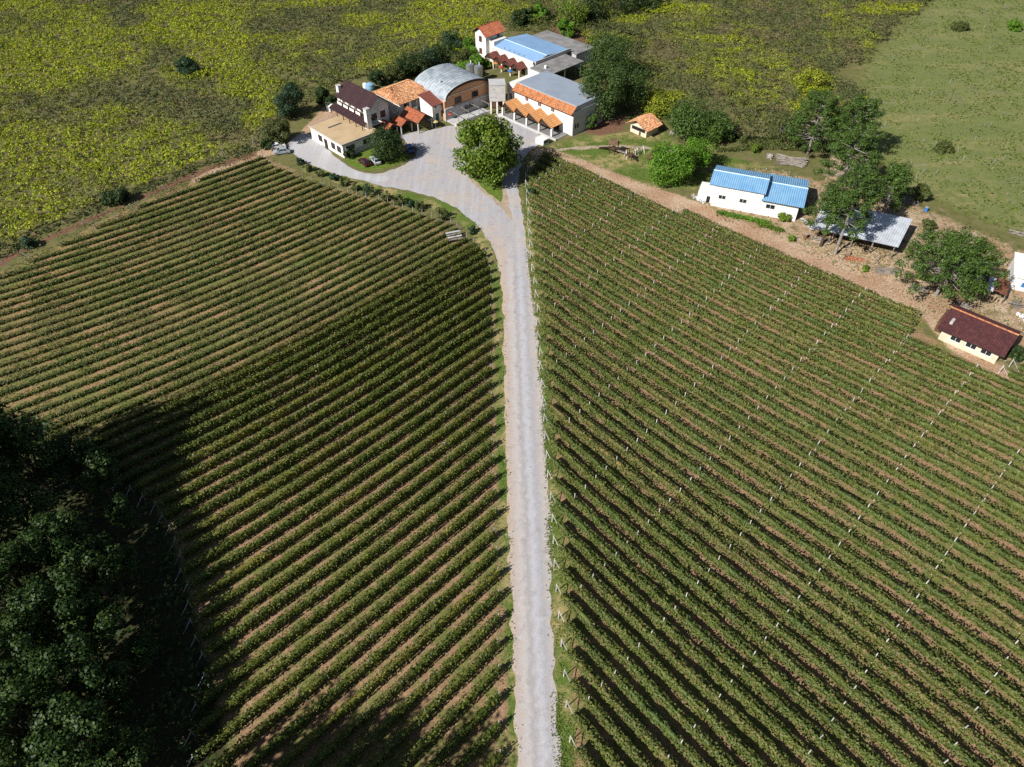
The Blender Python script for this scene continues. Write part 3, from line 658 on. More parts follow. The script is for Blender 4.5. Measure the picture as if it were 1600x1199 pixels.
# ------------------------------------------------------------------ pergola vineyards on the slope behind
yell = [(120, 240, 175, 55), (230, 262, 90, 28), (60, 330, 80, 45), (130, 55, 52, 45), (170, 88, 60, 30), (300, 35, 80, 40), (345, 80, 48, 40), (60, 78, 70, 24), (30, 5, 50, 10), (390, 135, 45, 30), (405, 178, 38, 26), (60, 112, 90, 26), (300, 238, 60, 18), (560, 30, 36, 14), (632, 45, 42, 12), (700, 18, 75, 24), (722, 48, 34, 18), (500, 4, 60, 7), (985, 30, 32, 8), (1060, 12, 60, 8), (1395, 12, 55, 10), (1275, 128, 34, 16), (1035, 150, 40, 10), (1130, 60, 40, 6), (705, 72, 30, 10)]
def pergola(name, label, P, dens, seed, per=16):
    """vine canopy grown as domed clumps of leaves on the trellis roof"""
    r = np.random.default_rng(seed); lo, hi = P.min(0), P.max(0)
    lo = np.maximum(lo, [-230, 60]); hi = np.minimum(hi, [230, 330])
    n = int((hi - lo).prod() * dens); X = lo[0] + (hi[0] - lo[0]) * r.random(n); Y = lo[1] + (hi[1] - lo[1]) * r.random(n)
    jx = (fbm(X, Y, 4) - 0.5) * 5; jp = (fbm(X, Y, 16, vn2) - 0.5) * 26 * np.clip((X - 60) / 40, 0, 1); k = inside(P, X + jx + jp, Y + jx); u, v = project(X, Y, 2.0)
    k &= (u > -110) & (u < 1710) & (v > -40)
    X, Y, u, v = X[k], Y[k], u[k], v[k]; n = len(X)
    y = np.zeros(n)
    for cx, cy, rx, ry in yell: y = np.maximum(y, 1.3 - np.hypot((u - cx) / rx, (v - cy) / ry))
    y = np.clip((y + 0.10 + (fbm(X, Y, 14, vn2) - 0.5) * 1.3 + (fbm(X, Y, 4.0) - 0.5) * 1.0) * 1.7, 0, 1)
    thin = fbm(X, Y, 6, vn) * 0.6 + fbm(X, Y, 2.5, vn2) * 0.5
    keep = r.random(n) < np.clip(1.9 - thin * 1.75, 0.12, 1); X, Y, y = X[keep], Y[keep], y[keep]; n = len(X)
    red = np.clip((fbm(X + 300, Y, 9, vn) - 0.56) * 7, 0, 1)[:, None] * (1 - y)[:, None]
    dull = np.array([0.064, 0.086, 0.028]) + np.array([0.045, 0.030, 0.018]) * fbm(X, Y, 12)[:, None]
    dull = dull * (1 - 0.45 * red) + np.array([0.20, 0.13, 0.08]) * 0.45 * red
    ylw = np.array([0.185, 0.25, 0.010]) + np.array([0.11, 0.06, 0.004]) * r.random(n)[:, None]
    col = (dull * (1 - y[:, None]) + ylw * y[:, None]) * (0.75 + 0.5 * r.random(n))[:, None]
    z0 = 1.35 + (fbm(X, Y, 5) - 0.5) * 1.2 + r.random(n) * 0.45 + y * 0.2; R = 0.55 + 0.5 * r.random(n)
    q = np.repeat(np.arange(n), per); m = len(q); a = r.random(m) * 2 * math.pi; t = np.sqrt(r.random(m))
    d = np.c_[np.cos(a) * t, np.sin(a) * t * 1.0, np.sqrt(np.maximum(1 - t * t, 0)) * 0.75]
    # some clumps throw out long shoots
    c = np.c_[X[q], Y[q], z0[q]] + d * (R[q] * (0.75 + 0.45 * r.random(m)))[:, None]
    V, F = leaf_quads(np.maximum(c, [-1e9, -1e9, 0.3]), d + [0, 0, 0.35] + r.normal(size=(m, 3)) * 0.4, 0.27 + 0.33 * r.random(m), r, 0.75)
    me = np_mesh(name, V, F, {'tint': np.repeat(np.repeat(col, per, 0), 4, 0)})
    return tag(link(name, me, 'canopy_leaf'), label, 'vines', None, 'stuff')
pergola('pergola_vines', 'yellow-green and olive vine canopy on trellises covering the slope, upper left', perg_l_P, 1.15, 5, 10)
pergola('pergola_vines', 'dull olive vine canopy on trellises beyond the sheds, upper right', perg_r_P, 1.1, 6, 10)
# pergola edge posts along the bank
for i, (px, py, h, lean) in enumerate([(355, 250, 5.2, -0.16), (212, 330, 2.0, -0.4), (186, 342, 2.0, -0.5), (138, 352, 1.6, -0.4), (47, 402, 2.2, -0.5), (16, 416, 2.2, -0.5), (262, 300, 2.0, -0.35), (396, 232, 3.4, 0.1)]):
    g = G(px, py); o = link('trellis_post', PM['c'].copy()); o.location = (*g, 0); o.scale = (1.1, 1.1, h / 2.15); o.rotation_euler = (0.1, lean, 0.4)
    tag(o, ['tall leaning white post at the head of the bank', 'pale post leaning on the red bank, beside the dark bush', 'second pale post leaning on the red bank, left of the dark bush', 'short pale stake lying on the red bank', 'pale leaning post by the blue-green shrub at the left bank', 'leftmost pale leaning post on the red bank', 'thin pale post on the bank right of the dark bush', 'pale post by the track left of the parked cars'][i], 'post')
# ------------------------------------------------------------------ weeds and grass tufts (ground cover)
def tufts(name, label, P, n, size, mat, seed, z=0.08, masks=None):
    r = np.random.default_rng(seed); lo, hi = P.min(0), P.max(0)
    X = lo[0] + (hi[0] - lo[0]) * r.random(n * 3); Y = lo[1] + (hi[1] - lo[1]) * r.random(n * 3)
    k = inside(P, X, Y) & (r.random(n * 3) < np.clip((fbm(X, Y, 4) - 0.36) * 4, 0.05, 1))
    u, v = project(X, Y); k &= (u > -60) & (u < 1660) & (v < 1260) & (v > -30)
    X, Y = X[k][:n], Y[k][:n]; m = len(X)
    V, F = leaf_quads(np.c_[X, Y, z * (0.3 + r.random(m))], np.c_[r.normal(size=m) * 0.6, r.normal(size=m) * 0.6, np.ones(m)], size * (0.5 + r.random(m)), r, 0.6)
    tag(link(name, np_mesh(name, V, F), mat), label, 'grass', None, 'stuff')
tufts('weeds', 'low weeds growing between the vine rows right of the road', right_field_P, 42000, 0.26, 'weed', 31)
tufts('weeds', 'scattered weeds between the dense rows left of the road', dense_P, 9000, 0.24, 'weed', 32)
tufts('grass_tufts', 'grass tufts on the verge right of the road', verge_r_P, 9000, 0.22, 'weed', 33)
tufts('grass_tufts', 'grass tufts on the verge left of the road', verge_l_P, 9000, 0.22, 'weed', 34)
tufts('grass_tufts', 'rough grass of the pasture at the upper right', pasture_P, 26000, 0.6, 'weed', 35, 0.2)
tufts('weeds', 'weeds between the low rows of the upper left field', low_P, 56000, 0.29, 'weed_olive', 36)

# ------------------------------------------------------------------ buildings
def panel(parent, name, mat, wall, u0, u1, z0, z1, at, proud=0.06, frame=None):
    """window or door set on a wall: wall '-y','+y' -> u is x; '+x','-x' -> u is y"""
    def bx(p0, p1, a0, a1, b0, b1):
        if wall == '-y': return MB().box(a0, a1, at - p1, at - p0, b0, b1)
        if wall == '+y': return MB().box(a0, a1, at + p0, at + p1, b0, b1)
        if wall == '+x': return MB().box(at + p0, at + p1, a0, a1, b0, b1)
        return MB().box(at - p1, at - p0, a0, a1, b0, b1)
    o = bx(0.0, proud, u0, u1, z0, z1).build(name, mat, parent)
    if frame:
        w = 0.09; f = MB()
        for a0, a1, b0, b1 in ((u0 - w, u1 + w, z1, z1 + w), (u0 - w * 1.6, u1 + w * 1.6, z0 - w * 1.3, z0), (u0 - w, u0, z0, z1), (u1, u1 + w, z0, z1), ((u0 + u1) / 2 - 0.03, (u0 + u1) / 2 + 0.03, z0, z1)):
            q = bx(0.0, proud + 0.05, a0, a1, b0, b1); k = len(f.v); f.v += q.v; f.f += [tuple(i + k for i in c) for c in q.f]; f.uv += q.uv
        f.build('frame', frame, o)
    return o
def gable_y(parent, x0, x1, y0, y1, ze, zr, mat, th=0.12, ribs=None, xr=None, amp=0.04, courses=1, name='roof'):
    """gable roof with its ridge along y"""
    xr = (x0 + x1) / 2 if xr is None else xr; w = y1 - y0; ribs = ribs or max(3, int(w / 0.32)); b = MB()
    for P in ([(x0, y1, ze), (x0, y0, ze), (xr, y0, zr), (xr, y1, zr)], [(x1, y0, ze), (x1, y1, ze), (xr, y1, zr), (xr, y0, zr)]):
        b.corrugated(P, ribs, amp, courses=courses)
    o = b.build(name, mat, parent)
    MB().prism([(x0, ze - th), (xr, zr - th), (x1, ze - th), (x1, ze - 0.05), (xr, zr - 0.05), (x0, ze - 0.05)], 'y', y0 + 0.02, y1 - 0.02).build('eave_board', 'dark_wood', parent)
    return o
def gable_x(parent, x0, x1, y0, y1, ze, zr, mat, yr=None, th=0.12, ribs=None, amp=0.04, courses=1, zb=None, name='roof', board='dark_wood'):
    """gable roof with its ridge along x"""
    yr = (y0 + y1) / 2 if yr is None else yr; zb = ze if zb is None else zb; ribs = ribs or max(3, int((x1 - x0) / 0.32)); b = MB()
    b.corrugated([(x0, y0, ze), (x1, y0, ze), (x1, yr, zr), (x0, yr, zr)], ribs, amp, courses=courses)
    b.corrugated([(x1, y1, zb), (x0, y1, zb), (x0, yr, zr), (x1, yr, zr)], ribs, amp, courses=courses)
    o = b.build(name, mat, parent)
    MB().prism([(y0, ze - th), (yr, zr - th), (y1, zb - th), (y1, zb - 0.05), (yr, zr - 0.05), (y0, ze - 0.05)], 'x', x0 + 0.02, x1 - 0.02).build('eave_board', board, parent)
    return o
def gable_walls(parent, x0, x1, y0, y1, ze, zr, axis, mat, ridge=None, zb=None):
    zb = ze if zb is None else zb
    if axis == 'x':
        r = (y0 + y1) / 2 if ridge is None else ridge
        return MB().prism([(y0, 0), (y1, 0), (y1, zb), (r, zr), (y0, ze)], 'x', x0, x1).build('wall', mat, parent)
    r = (x0 + x1) / 2 if ridge is None else ridge
    return MB().prism([(x0, 0), (x1, 0), (x1, zb), (r, zr), (x0, ze)], 'y', y0, y1).build('wall', mat, parent)
def ridge_cap(parent, a, b, mat, r=0.11): return MB().tube([a, b], r, 6).build('ridge_cap', mat, parent)

# -- dark-roofed house above a tan terrace
h = thing('terrace_building', 'low white building with a flat tan terrace roof below the dark-roofed house', 'building', (-42.5, 172.6), -46)
MB().box(-14.8, -0.3, 0.3, 11.6, 0, 3.35).build('wall', 'white_wall', h)
MB().box(-15.1, 0, 0, 11.6, 3.35, 3.6).build('roof', 'tan_screed', h)
for a in ((-15.1, 0, 0, 0.14), (-0.14, 0, 0.14, 11.6), (-15.1, -14.96, 0.14, 8.0)): MB().box(a[0], a[1], a[2], a[3], 3.6, 3.72).build('parapet', 'pale_concrete', h)
MB().box(-10.6, -10.3, 3.0, 7.0, 3.6, 3.85).build('kerb', 'grey_concrete', h)
for u in (-11.2, -5.4, -2.8): panel(h, 'window', 'window_glass', '-y', u, u + 1.5, 1.1, 2.5, 0.3, frame='dark_wood')
panel(h, 'door', 'dark_wood', '-y', -8.6, -7.4, 0, 2.3, 0.3, frame='dark_wood')
for u in (1.2, 6.4): panel(h, 'window', 'window_glass', '+x', u, u + 2.6, 1.5, 2.8, -0.3, frame='white_wall')
panel(h, 'window', 'white_plastic', '+x', 4.2, 5.6, 1.5, 2.8, -0.3)
MB().box(-0.3, -0.05, 0.35, 11.5, 0.0, 1.2).build('stone_base', 'stone_wall', h)
h = thing('dark_roof_house', 'two-storey house with dark purple-brown tile roof, balconies and a tall chimney', 'house', (-42.5, 172.6), -46)
gable_walls(h, -17.2, -5.0, 12.0, 18.6, 7.3, 10.1, 'x', 'white_wall', ridge=15.0)
gable_x(h, -18.2, -3.6, 11.1, 19.5, 7.2, 10.5, 'tile_dark', yr=15.0, courses=12, amp=0.035); ridge_cap(h, (-18.2, 15, 10.55), (-3.6, 15, 10.55), 'tile_dark')
MB().corrugated([(-18.0, 8.4, 4.9), (-2.6, 8.4, 4.9), (-2.6, 11.97, 5.9), (-18.0, 11.97, 5.9)], 40, 0.035, courses=6).build('lean_to_roof', 'tile_dark', h)
for i in range(6):
    x = -17.4 + i * 2.85; MB().box(x - 0.09, x + 0.09, 8.6, 8.78, 3.62, 4.85).build('lean_to_post', 'brown_wood', h)
for i in range(4):
    x = -16.2 + i * 2.75
    panel(h, 'balcony_door', 'window_glass', '-y', x, x + 1.1, 5.95, 7.15, 12.0, frame='white_plastic')
    b = MB().box(x - 0.5, x + 1.5, 10.7, 11.9, 5.75, 5.95).build('balcony', 'brown_wood', h)
    MB().box(x - 0.5, x + 1.5, 10.62, 10.7, 5.8, 6.5).build('balcony_rail', 'white_wall', b)
for y0, z0 in ((13.3, 1.0), (16.0, 1.0), (13.3, 4.2), (16.0, 4.2)):
    panel(h, 'window', 'window_glass', '+x', y0, y0 + 1.3, z0, z0 + 1.5, -5.0, frame='dark_wood')
MB().box(-5.0, -3.4, 12.2, 15.2, 3.6, 3.75).build('gable_balcony', 'white_wall', h)
for x, y, z1, w in ((-3.1, 10.6, 8.7, 0.55), (-18.1, 12.6, 9.6, 0.5)):
    c = MB().hexa([(x - w * 1.35, y - w * 1.35, 0), (x + w * 1.35, y - w * 1.35, 0), (x + w * 1.35, y + w * 1.35, 0), (x - w * 1.35, y + w * 1.35, 0)], [(x - w, y - w, z1), (x + w, y - w, z1), (x + w, y + w, z1), (x - w, y + w, z1)]).build('chimney', 'white_wall', h)
    MB().box(x - w * 1.25, x + w * 1.25, y - w * 1.25, y + w * 1.25, z1, z1 + 0.18).build('chimney_cap', 'pale_concrete', c)

# -- mottled tile hip-roofed house with its annex and carport gables
h = thing('hip_roof_house', 'house with mottled orange hip roof between the dark-roofed house and the barn', 'house', (-30.5, 192.5), -46)
MB().box(-10.6, 0.1, 0.5, 11.2, 0, 5.45).build('wall', 'white_wall', h)
e = [(-11.2, -0.2, 5.4), (0.8, -0.2, 5.4), (0.8, 11.8, 5.4), (-11.2, 11.8, 5.4)]; a, b2 = (-5.2, 2.6, 8.0), (-5.2, 8.6, 8.0)
for P in ([e[1], e[2], b2, a], [e[3], e[0], a, b2], [e[0], e[1], a, a], [e[2], e[3], b2, b2]): MB().corrugated(P, 34, 0.045, courses=10).build('roof_slope', 'tile_mottled', h)
MB().box(-11.1, 0.7, -0.1, 11.7, 5.28, 5.36).build('eave_board', 'dark_wood', h)
for y0 in (2.0, 4.6): panel(h, 'window', 'window_glass', '+x', y0, y0 + 1.3, 3.3, 4.9, 0.1, frame='dark_wood')
for p in ((a, b2), (a, e[0]), (a, e[1]), (b2, e[2]), (b2, e[3])): ridge_cap(h, p[0], p[1], 'tile_mottled', 0.13)
h = thing('annex_house', 'small white annex with dull red sloping roof beside the arched barn', 'house', (-30.5, 192.5), -46)
MB().hexa([(1.0, 6.6, 0), (6.3, 6.6, 0), (6.3, 11.0, 0), (1.0, 11.0, 0)], [(1.0, 6.6, 6.2), (6.3, 6.6, 4.9), (6.3, 11.0, 4.9), (1.0, 11.0, 6.2)]).build('wall', 'white_wall', h)
MB().corrugated([(6.9, 6.2, 4.95), (6.9, 11.4, 4.95), (0.85, 11.4, 6.45), (0.85, 6.2, 6.45)], 17, 0.045, courses=9).build('roof', 'tile_maroon', h)
MB().slab([(0.9, 6.25, 6.37), (6.85, 6.25, 4.88), (6.85, 11.35, 4.88), (0.9, 11.35, 6.37)], 0.1).build('eave_board', 'dark_wood', h)
for y0 in (7.4, 9.5): panel(h, 'window', 'window_glass', '+x', y0, y0 + 0.6, 3.9, 4.5, 6.3, frame='white_plastic')
panel(h, 'window', 'window_glass', '+x', 9.6, 10.3, 1.2, 2.6, 6.3, frame='dark_wood'); panel(h, 'door', 'green_paint', '+x', 7.6, 8.6, 0, 2.4, 6.3)
for k, (yr, hw, x0, x1, zr, ze, lab) in enumerate(((2.35, 2.6, 0.9, 8.5, 4.6, 2.9, 'large open carport with orange gable roof against the annex'), (-2.1, 2.0, 1.5, 6.2, 3.7, 2.5, 'smaller open carport with orange gable roof, middle of three'), (-6.0, 1.8, 0.6, 5.2, 3.5, 2.4, 'small orange gable canopy half hidden behind the dark round tree'))):
    h = thing('carport', lab, 'carport', (-30.5, 192.5), -46, 'gabled carports by the yard')
    gable_x(h, x0, x1, yr - hw, yr + hw, ze, zr, 'tile_red', amp=0.05, courses=6)
    MB().prism([(yr - hw + 0.1, ze), (yr + hw - 0.1, ze), (yr, zr - 0.12)], 'x', x1 - 0.35, x1 - 0.28).build('gable_board', 'dark_wood', h)
    MB().box(x0, x0 + 0.2, yr - hw + 0.2, yr + hw - 0.2, 0, ze - 0.1).build('back_wall', 'brown_wood', h)
    for s in (-1, 1):
        MB().box(x1 - 0.55, x1 - 0.25, yr + s * (hw - 0.3) - 0.14, yr + s * (hw - 0.3) + 0.14, 0, ze - 0.1).build('post', 'pale_concrete', h)

# -- arched barn
h = thing('arched_barn', 'brick barn with a curved grey metal barrel roof', 'barn', (-18.2, 194.0), -48)
N = 18; cy, zs, zt, hw = 7.9, 5.5, 9.0, 7.9
def arch(f, dz=0.0): a = math.pi * f; return (cy - hw * math.cos(a) * 1.0, zs + (zt - zs) * math.sin(a) ** 0.8 + dz)
prof = [arch(i / N) for i in range(N + 1)]
MB().prism([(0, 0), (15.8, 0)] + [(y, z - 0.15) for y, z in prof[::-1]], 'x', -13.0, 0.0).build('wall', 'brick', h)
MB().box(0.0, 0.35, -0.1, 15.9, 0.0, 3.3).build('stone_base', 'stone_wall', h)
MB().box(0.0, 0.25, 0.1, 15.7, 3.3, 3.45).build('ledge', 'pale_concrete', h); MB().box(0.0, 0.14, 1.2, 14.4, 6.3, 6.55).build('ledge', 'cream_wall', h)
ro = MB()
for q in range(13):                                                    # curved sheets with a raised seam each metre
    x0, x1 = -13.6 + q * 1.1, -13.6 + (q + 1) * 1.1
    for (y0, z0), (y1, z1) in zip(prof, prof[1:]):
        ro.face([(x0, y0, z0), (x0, y1, z1), (x1 - 0.1, y1, z1), (x1 - 0.1, y0, z0)]); ro.face([(x1 - 0.1, y0, z0 + 0.07), (x1 - 0.1, y1, z1 + 0.07), (x1, y1, z1 + 0.07), (x1, y0, z0 + 0.07)])
        ro.face([(x1 - 0.1, y0, z0), (x1 - 0.1, y1, z1), (x1 - 0.1, y1, z1 + 0.07), (x1 - 0.1, y0, z0 + 0.07)]); ro.face([(x1, y0, z0 + 0.07), (x1, y1, z1 + 0.07), (x1, y1, z1), (x1, y0, z0)])
ro.build('roof', 'barrel_metal', h)
fr = MB()
for (y0, z0), (y1, z1) in zip(prof, prof[1:]): fr.hexa([(0.55, y0, z0 - 0.55), (0.7, y0, z0 - 0.55), (0.7, y1, z1 - 0.55), (0.55, y1, z1 - 0.55)], [(0.55, y0, z0 + 0.08), (0.7, y0, z0 + 0.08), (0.7, y1, z1 + 0.08), (0.55, y1, z1 + 0.08)])
fr.build('verge_board', 'dark_wood', h)
for y0 in (3.7, 9.7): panel(h, 'window', 'window_glass', '+x', y0, y0 + 2.0, 3.9, 5.3, 0.0, frame='dark_wood')
panel(h, 'window', 'window_glass', '+x', 6.4, 9.6, 1.4, 2.5, 0.35, frame='pale_concrete')
for yy in (2.6, 5.9): MB().box(-5.2, -4.6, yy, yy + 0.5, zs + 2.0, zs + 3.4).build('vent', 'pale_concrete', h)
h = thing('stone_link', 'grey stone block raised on pillars between the barn and the orange-porch building', 'building', (-6.1, 198.3), 4)
MB().box(0, 4.3, 0, 4.0, 3.6, 8.0).build('wall', 'stone_wall', h); MB().box(-0.1, 4.4, -0.1, 4.1, 8.0, 8.15).build('coping', 'pale_concrete', h)
for x in (0.3, 2.0, 3.8): MB().box(x - 0.22, x + 0.22, 0.1, 0.55, 0, 3.6).build('pillar', 'white_wall', h)
MB().box(0, 4.3, 3.6, 4.0, 0, 3.6).build('back_wall', 'brown_wood', h)

# -- right-hand building with orange porches
def porch_row(h, ridges, hw, y1, depth, ze, zr, mat, wallmat='pale_concrete', post='white_wall', off=0.0):
    for i, x in enumerate(ridges):
        g = gable_y(h, x - hw, x + hw, y1 - depth, y1, ze, zr, mat, amp=0.03, courses=6, name='porch_roof', xr=x - off)
        MB().prism([(x - hw + 0.1, ze - 0.1), (x + hw - 0.1, ze - 0.1), (x - off, zr - 0.15)], 'y', y1 - depth + 0.25, y1 - depth + 0.32).build('gable_board', 'dark_wood', h)
    for x in [r - hw for r in ridges] + [ridges[-1] + hw]:
        MB().box(x - 0.25, x + 0.25, y1 - depth + 0.15, y1 - depth + 0.65, 0, ze - 0.14).build('porch_pillar', post, h)
h = thing('porch_building', 'long white building with grey flat roof, orange tile skirt and four orange porches', 'building', (15.6, 185.0), -45)
MB().box(-21.4, -0.1, 0.35, 12.8, 0, 6.4).build('wall', 'white_wall', h)
MB().box(-24.5, -21.4, 0.6, 9.0, 0, 6.9).build('side_wall', 'white_wall', h)
MB().prism([(0.3, 6.4), (12.8, 6.4), (13.0, 7.5), (1.5, 7.5)], 'x', -21.4, -0.05).build('parapet_wall', 'pale_concrete', h)
MB().box(-21.6, 0.05, 1.45, 13.1, 7.5, 7.62).build('roof', 'grey_membrane', h)
MB().box(-0.1, 0.25, 0.3, 12.7, 0, 6.38).build('end_wall', 'stone_wall', h)
MB().corrugated([(-21.7, -0.45, 5.95), (0.2, -0.45, 5.95), (0.2, 1.42, 7.6), (-21.7, 1.42, 7.6)], 64, 0.05, courses=6).build('tile_skirt', 'tile_orange', h)
MB().box(-21.7, 0.2, -0.4, 0.34, 5.78, 5.9).build('eave_board', 'dark_wood', h)
MB().box(-21.7, 0.15, 1.3, 1.55, 7.62, 7.74).build('ridge_cap', 'pale_concrete', h)
porch_row(h, (-19.4, -14.8, -10.2, -5.6), 2.28, 0.3, 4.6, 2.5, 4.1, 'tile_porch', off=1.3)
for u in (-17.2, -12.4, -7.6): panel(h, 'window', 'shutter', '-y', u, u + 1.1, 4.4, 5.5, 0.35, frame='white_plastic')
for u in (-20.4, -15.6, -11.0, -6.4): panel(h, 'door', 'dark_opening', '-y', u, u + 1.8, 0, 2.3, 0.35, frame='brown_wood')
panel(h, 'window', 'window_glass', '-y', -23.6, -22.6, 3.0, 4.4, 0.6, frame='white_plastic')
for y0 in (1.0, 2.0): panel(h, 'window', 'window_glass', '+x', y0, y0 + 0.6, 1.8, 3.0, 0.25)
for q, (x, y) in enumerate(((-1.6, 7.2), (-0.9, 9.6))): MB().box(x - 0.7, x + 0.6, y - 0.5, y + 0.5, 7.62, 8.15).build('roof_unit', 'grey_concrete', h)
MB().box(-22.5, -1.0, -4.9, -4.6, 0.0, 0.5).build('planter_wall', 'pale_concrete', h)
MB().box(-21.6, -1.2, -4.6, 0.33, 0.0, 0.16).build('porch_floor', 'grey_concrete', h)
h = thing('white_kiosk', 'small white block at the end of the porch walk by the lawn', 'kiosk', G(847, 224), -45)
MB().box(-1.4, 1.4, -1.0, 1.0, 0, 1.5).build('wall', 'white_wall', h); panel(h, 'hatch', 'window_glass', '+x', -0.7, 0.7, 0.5, 1.2, 1.4)

# -- winery at the back with blue roof, tower and maroon porches
h = thing('blue_roof_winery', 'winery hall with shallow pale-blue roof and four maroon gabled porches', 'building', (6.0, 222.6), -46)
MB().box(-18.0, 0.2, 0.4, 15.2, 0, 4.75).build('wall', 'white_wall', h)
gable_x(h, -17.7, 1.2, 0.25, 15.3, 4.95, 5.95, 'blue_membrane', yr=5.0, ribs=12, amp=0.012, board='pale_concrete'); ridge_cap(h, (-17.7, 5, 5.97), (1.2, 5, 5.97), 'blue_ridge', 0.1)
MB().box(-18.0, 0.2, 0.0, 0.24, 4.4, 5.1).build('parapet', 'white_wall', h); MB().box(1.2, 1.5, 0.0, 15.3, 4.6, 5.5).build('parapet', 'pale_concrete', h)
porch_row(h, (-15.6, -11.8, -8.0, -4.2), 1.9, 0.0, 3.4, 2.75, 4.2, 'tile_maroon', post='cream_wall')
for u in (-16.2, -12.4, -8.6, -4.8): panel(h, 'door', 'brown_wood', '-y', u, u + 1.4, 0, 2.3, 0.4)
for i in range(5): MB().tube([(-13 + i * 2.1, 0.9, 5.1), (-13 + i * 2.1, 0.9, 5.7)], 0.1, 6).build('vent_pipe', 'grey_post', h)
h = thing('winery_tower', 'white tower with red tile gable roof beside the blue-roofed winery', 'tower', (6.0, 222.6), -46)
gable_walls(h, -24.0, -19.2, -1.0, 6.0, 7.9, 9.6, 'y', 'white_wall', ridge=-21.8)
gable_y(h, -25.1, -18.3, -1.9, 6.9, 7.7, 10.0, 'tile_red', xr=-21.8, amp=0.05, courses=8); ridge_cap(h, (-21.8, -1.9, 10.05), (-21.8, 6.9, 10.05), 'tile_red', 0.13)
for z in (2.0, 5.6): panel(h, 'window', 'shutter', '-y', -22.2, -21.1, z, z + 1.5, -1.0, frame='dark_wood')
panel(h, 'window', 'window_glass', '+x', 3.8, 4.6, 6.6, 7.4, -19.2, frame='dark_wood')
MB().box(-19.2, -17.0, 0.4, 5.8, 0, 6.3).build('stair_wing', 'white_wall', h)
h = thing('flat_roof_shed', 'open shed with cracked dark concrete flat roof beside the blue-roofed winery', 'shed', (6.0, 222.6), -46)
MB().box(1.6, 9.4, -2.6, 12.6, 4.2, 4.5).build('roof', 'grey_concrete', h); MB().box(1.6, 8.9, -2.3, -2.0, 0, 4.2).build('wall', 'white_wall', h); MB().box(1.6, 1.9, -2.0, 12.0, 0, 4.2).build('back_wall', 'pale_concrete', h)
for y in (-2.0, 4.6, 11.6): MB().tube([(9.0, y, 0), (9.0, y, 4.2)], 0.2, 8).build('column', 'white_wall', h)
for u in (3.0, 5.4): panel(h, 'opening', 'dark_opening', '-y', u, u + 1.2, 0.6, 2.6, -2.3)
MB().box(4.8, 5.5, 0.2, 0.7, 4.5, 5.3).build('vent_box', 'white_plastic', h)
h = thing('rear_flat_hall', 'long low hall with grey-brown flat concrete roof behind the blue roof', 'building', (6.0, 222.6), -46)
MB().box(-16.5, 3.5, 15.6, 23.5, 0, 4.0).build('wall', 'pale_concrete', h); MB().box(-16.8, 3.8, 15.4, 23.8, 4.0, 4.25).build('roof', 'grey_concrete', h)
for k, (px, py, lab) in enumerate(((735, 124, 'left of the two steel wine tanks behind the arched barn'), (748, 127, 'right of the two steel wine tanks behind the arched barn'))):
    h = thing('wine_tank', lab, 'tank', G(px, py), 0, 'steel wine tanks')
    MB().tube([(0, 0, 0), (0, 0, 4.4)], 1.25, 20).build('shell', 'steel', h); MB().tube([(0, 0, 4.4), (0, 0, 4.75)], [1.2, 0.3], 20).build('lid', 'steel', h); MB().tube([(0.3, 0, 4.6), (0.3, 0, 5.6)], 0.12, 8).build('vent_pipe', 'white_plastic', h)

# -- hut by the lawn
h = thing('lawn_hut', 'small white hut with orange tile gable roof at the top of the lawn', 'hut', (35.2, 183.9), -46)
gable_walls(h, -5.4, 0, 0.2, 5.3, 2.2, 3.6, 'y', 'cream_wall', ridge=-3.2)
gable_y(h, -6.6, 0.9, -0.8, 5.9, 2.2, 4.0, 'tile_mottled', xr=-3.2, amp=0.05, courses=7)
panel(h, 'opening', 'dark_opening', '-y', -4.9, -0.5, 1.1, 2.0, 0.2); panel(h, 'door', 'brown_wood', '-y', -2.4, -1.8, 0.0, 1.0, 0.2)

# -- white house with blue roof
h = thing('blue_roof_house', 'long white house with bright blue ribbed metal roof beside the dirt track', 'house', (45.9, 150.3), -21)
gable_walls(h, 0.0, 11.0, 0.1, 9.0, 5.1, 6.2, 'x', 'white_wall', ridge=4.5)
g = gable_walls(h, 11.0, 18.9, 0.1, 11.0, 3.85, 5.0, 'x', 'white_wall', ridge=5.8)
gable_x(h, -1.2, 11.3, -0.1, 9.6, 5.25, 6.5, 'blue_roof', yr=4.5, amp=0.05, ribs=26, board='dark_wood'); ridge_cap(h, (-1.2, 4.5, 6.55), (11.3, 4.5, 6.55), 'blue_ridge', 0.13)
gable_x(h, 10.7, 19.9, -0.6, 12.2, 3.95, 5.25, 'blue_roof', yr=5.9, amp=0.05, ribs=19, board='dark_wood', zb=4.1); ridge_cap(h, (11.35, 5.9, 5.3), (19.9, 5.9, 5.3), 'blue_ridge', 0.13)
for u in (1.4, 6.1): panel(h, 'window', 'window_glass', '-y', u, u + 1.5, 2.2, 3.1, 0.1, frame='white_plastic')
panel(h, 'window', 'window_glass', '-y', 12.0, 13.9, 2.0, 3.0, 0.1, frame='white_plastic')
MB().box(-3.4, 0.0, 1.2, 5.6, 0.0, 2.6).build('side_room', 'white_wall', h); panel(h, 'door', 'dark_opening', '-y', -1.3, -0.5, 0, 1.6, 1.2)
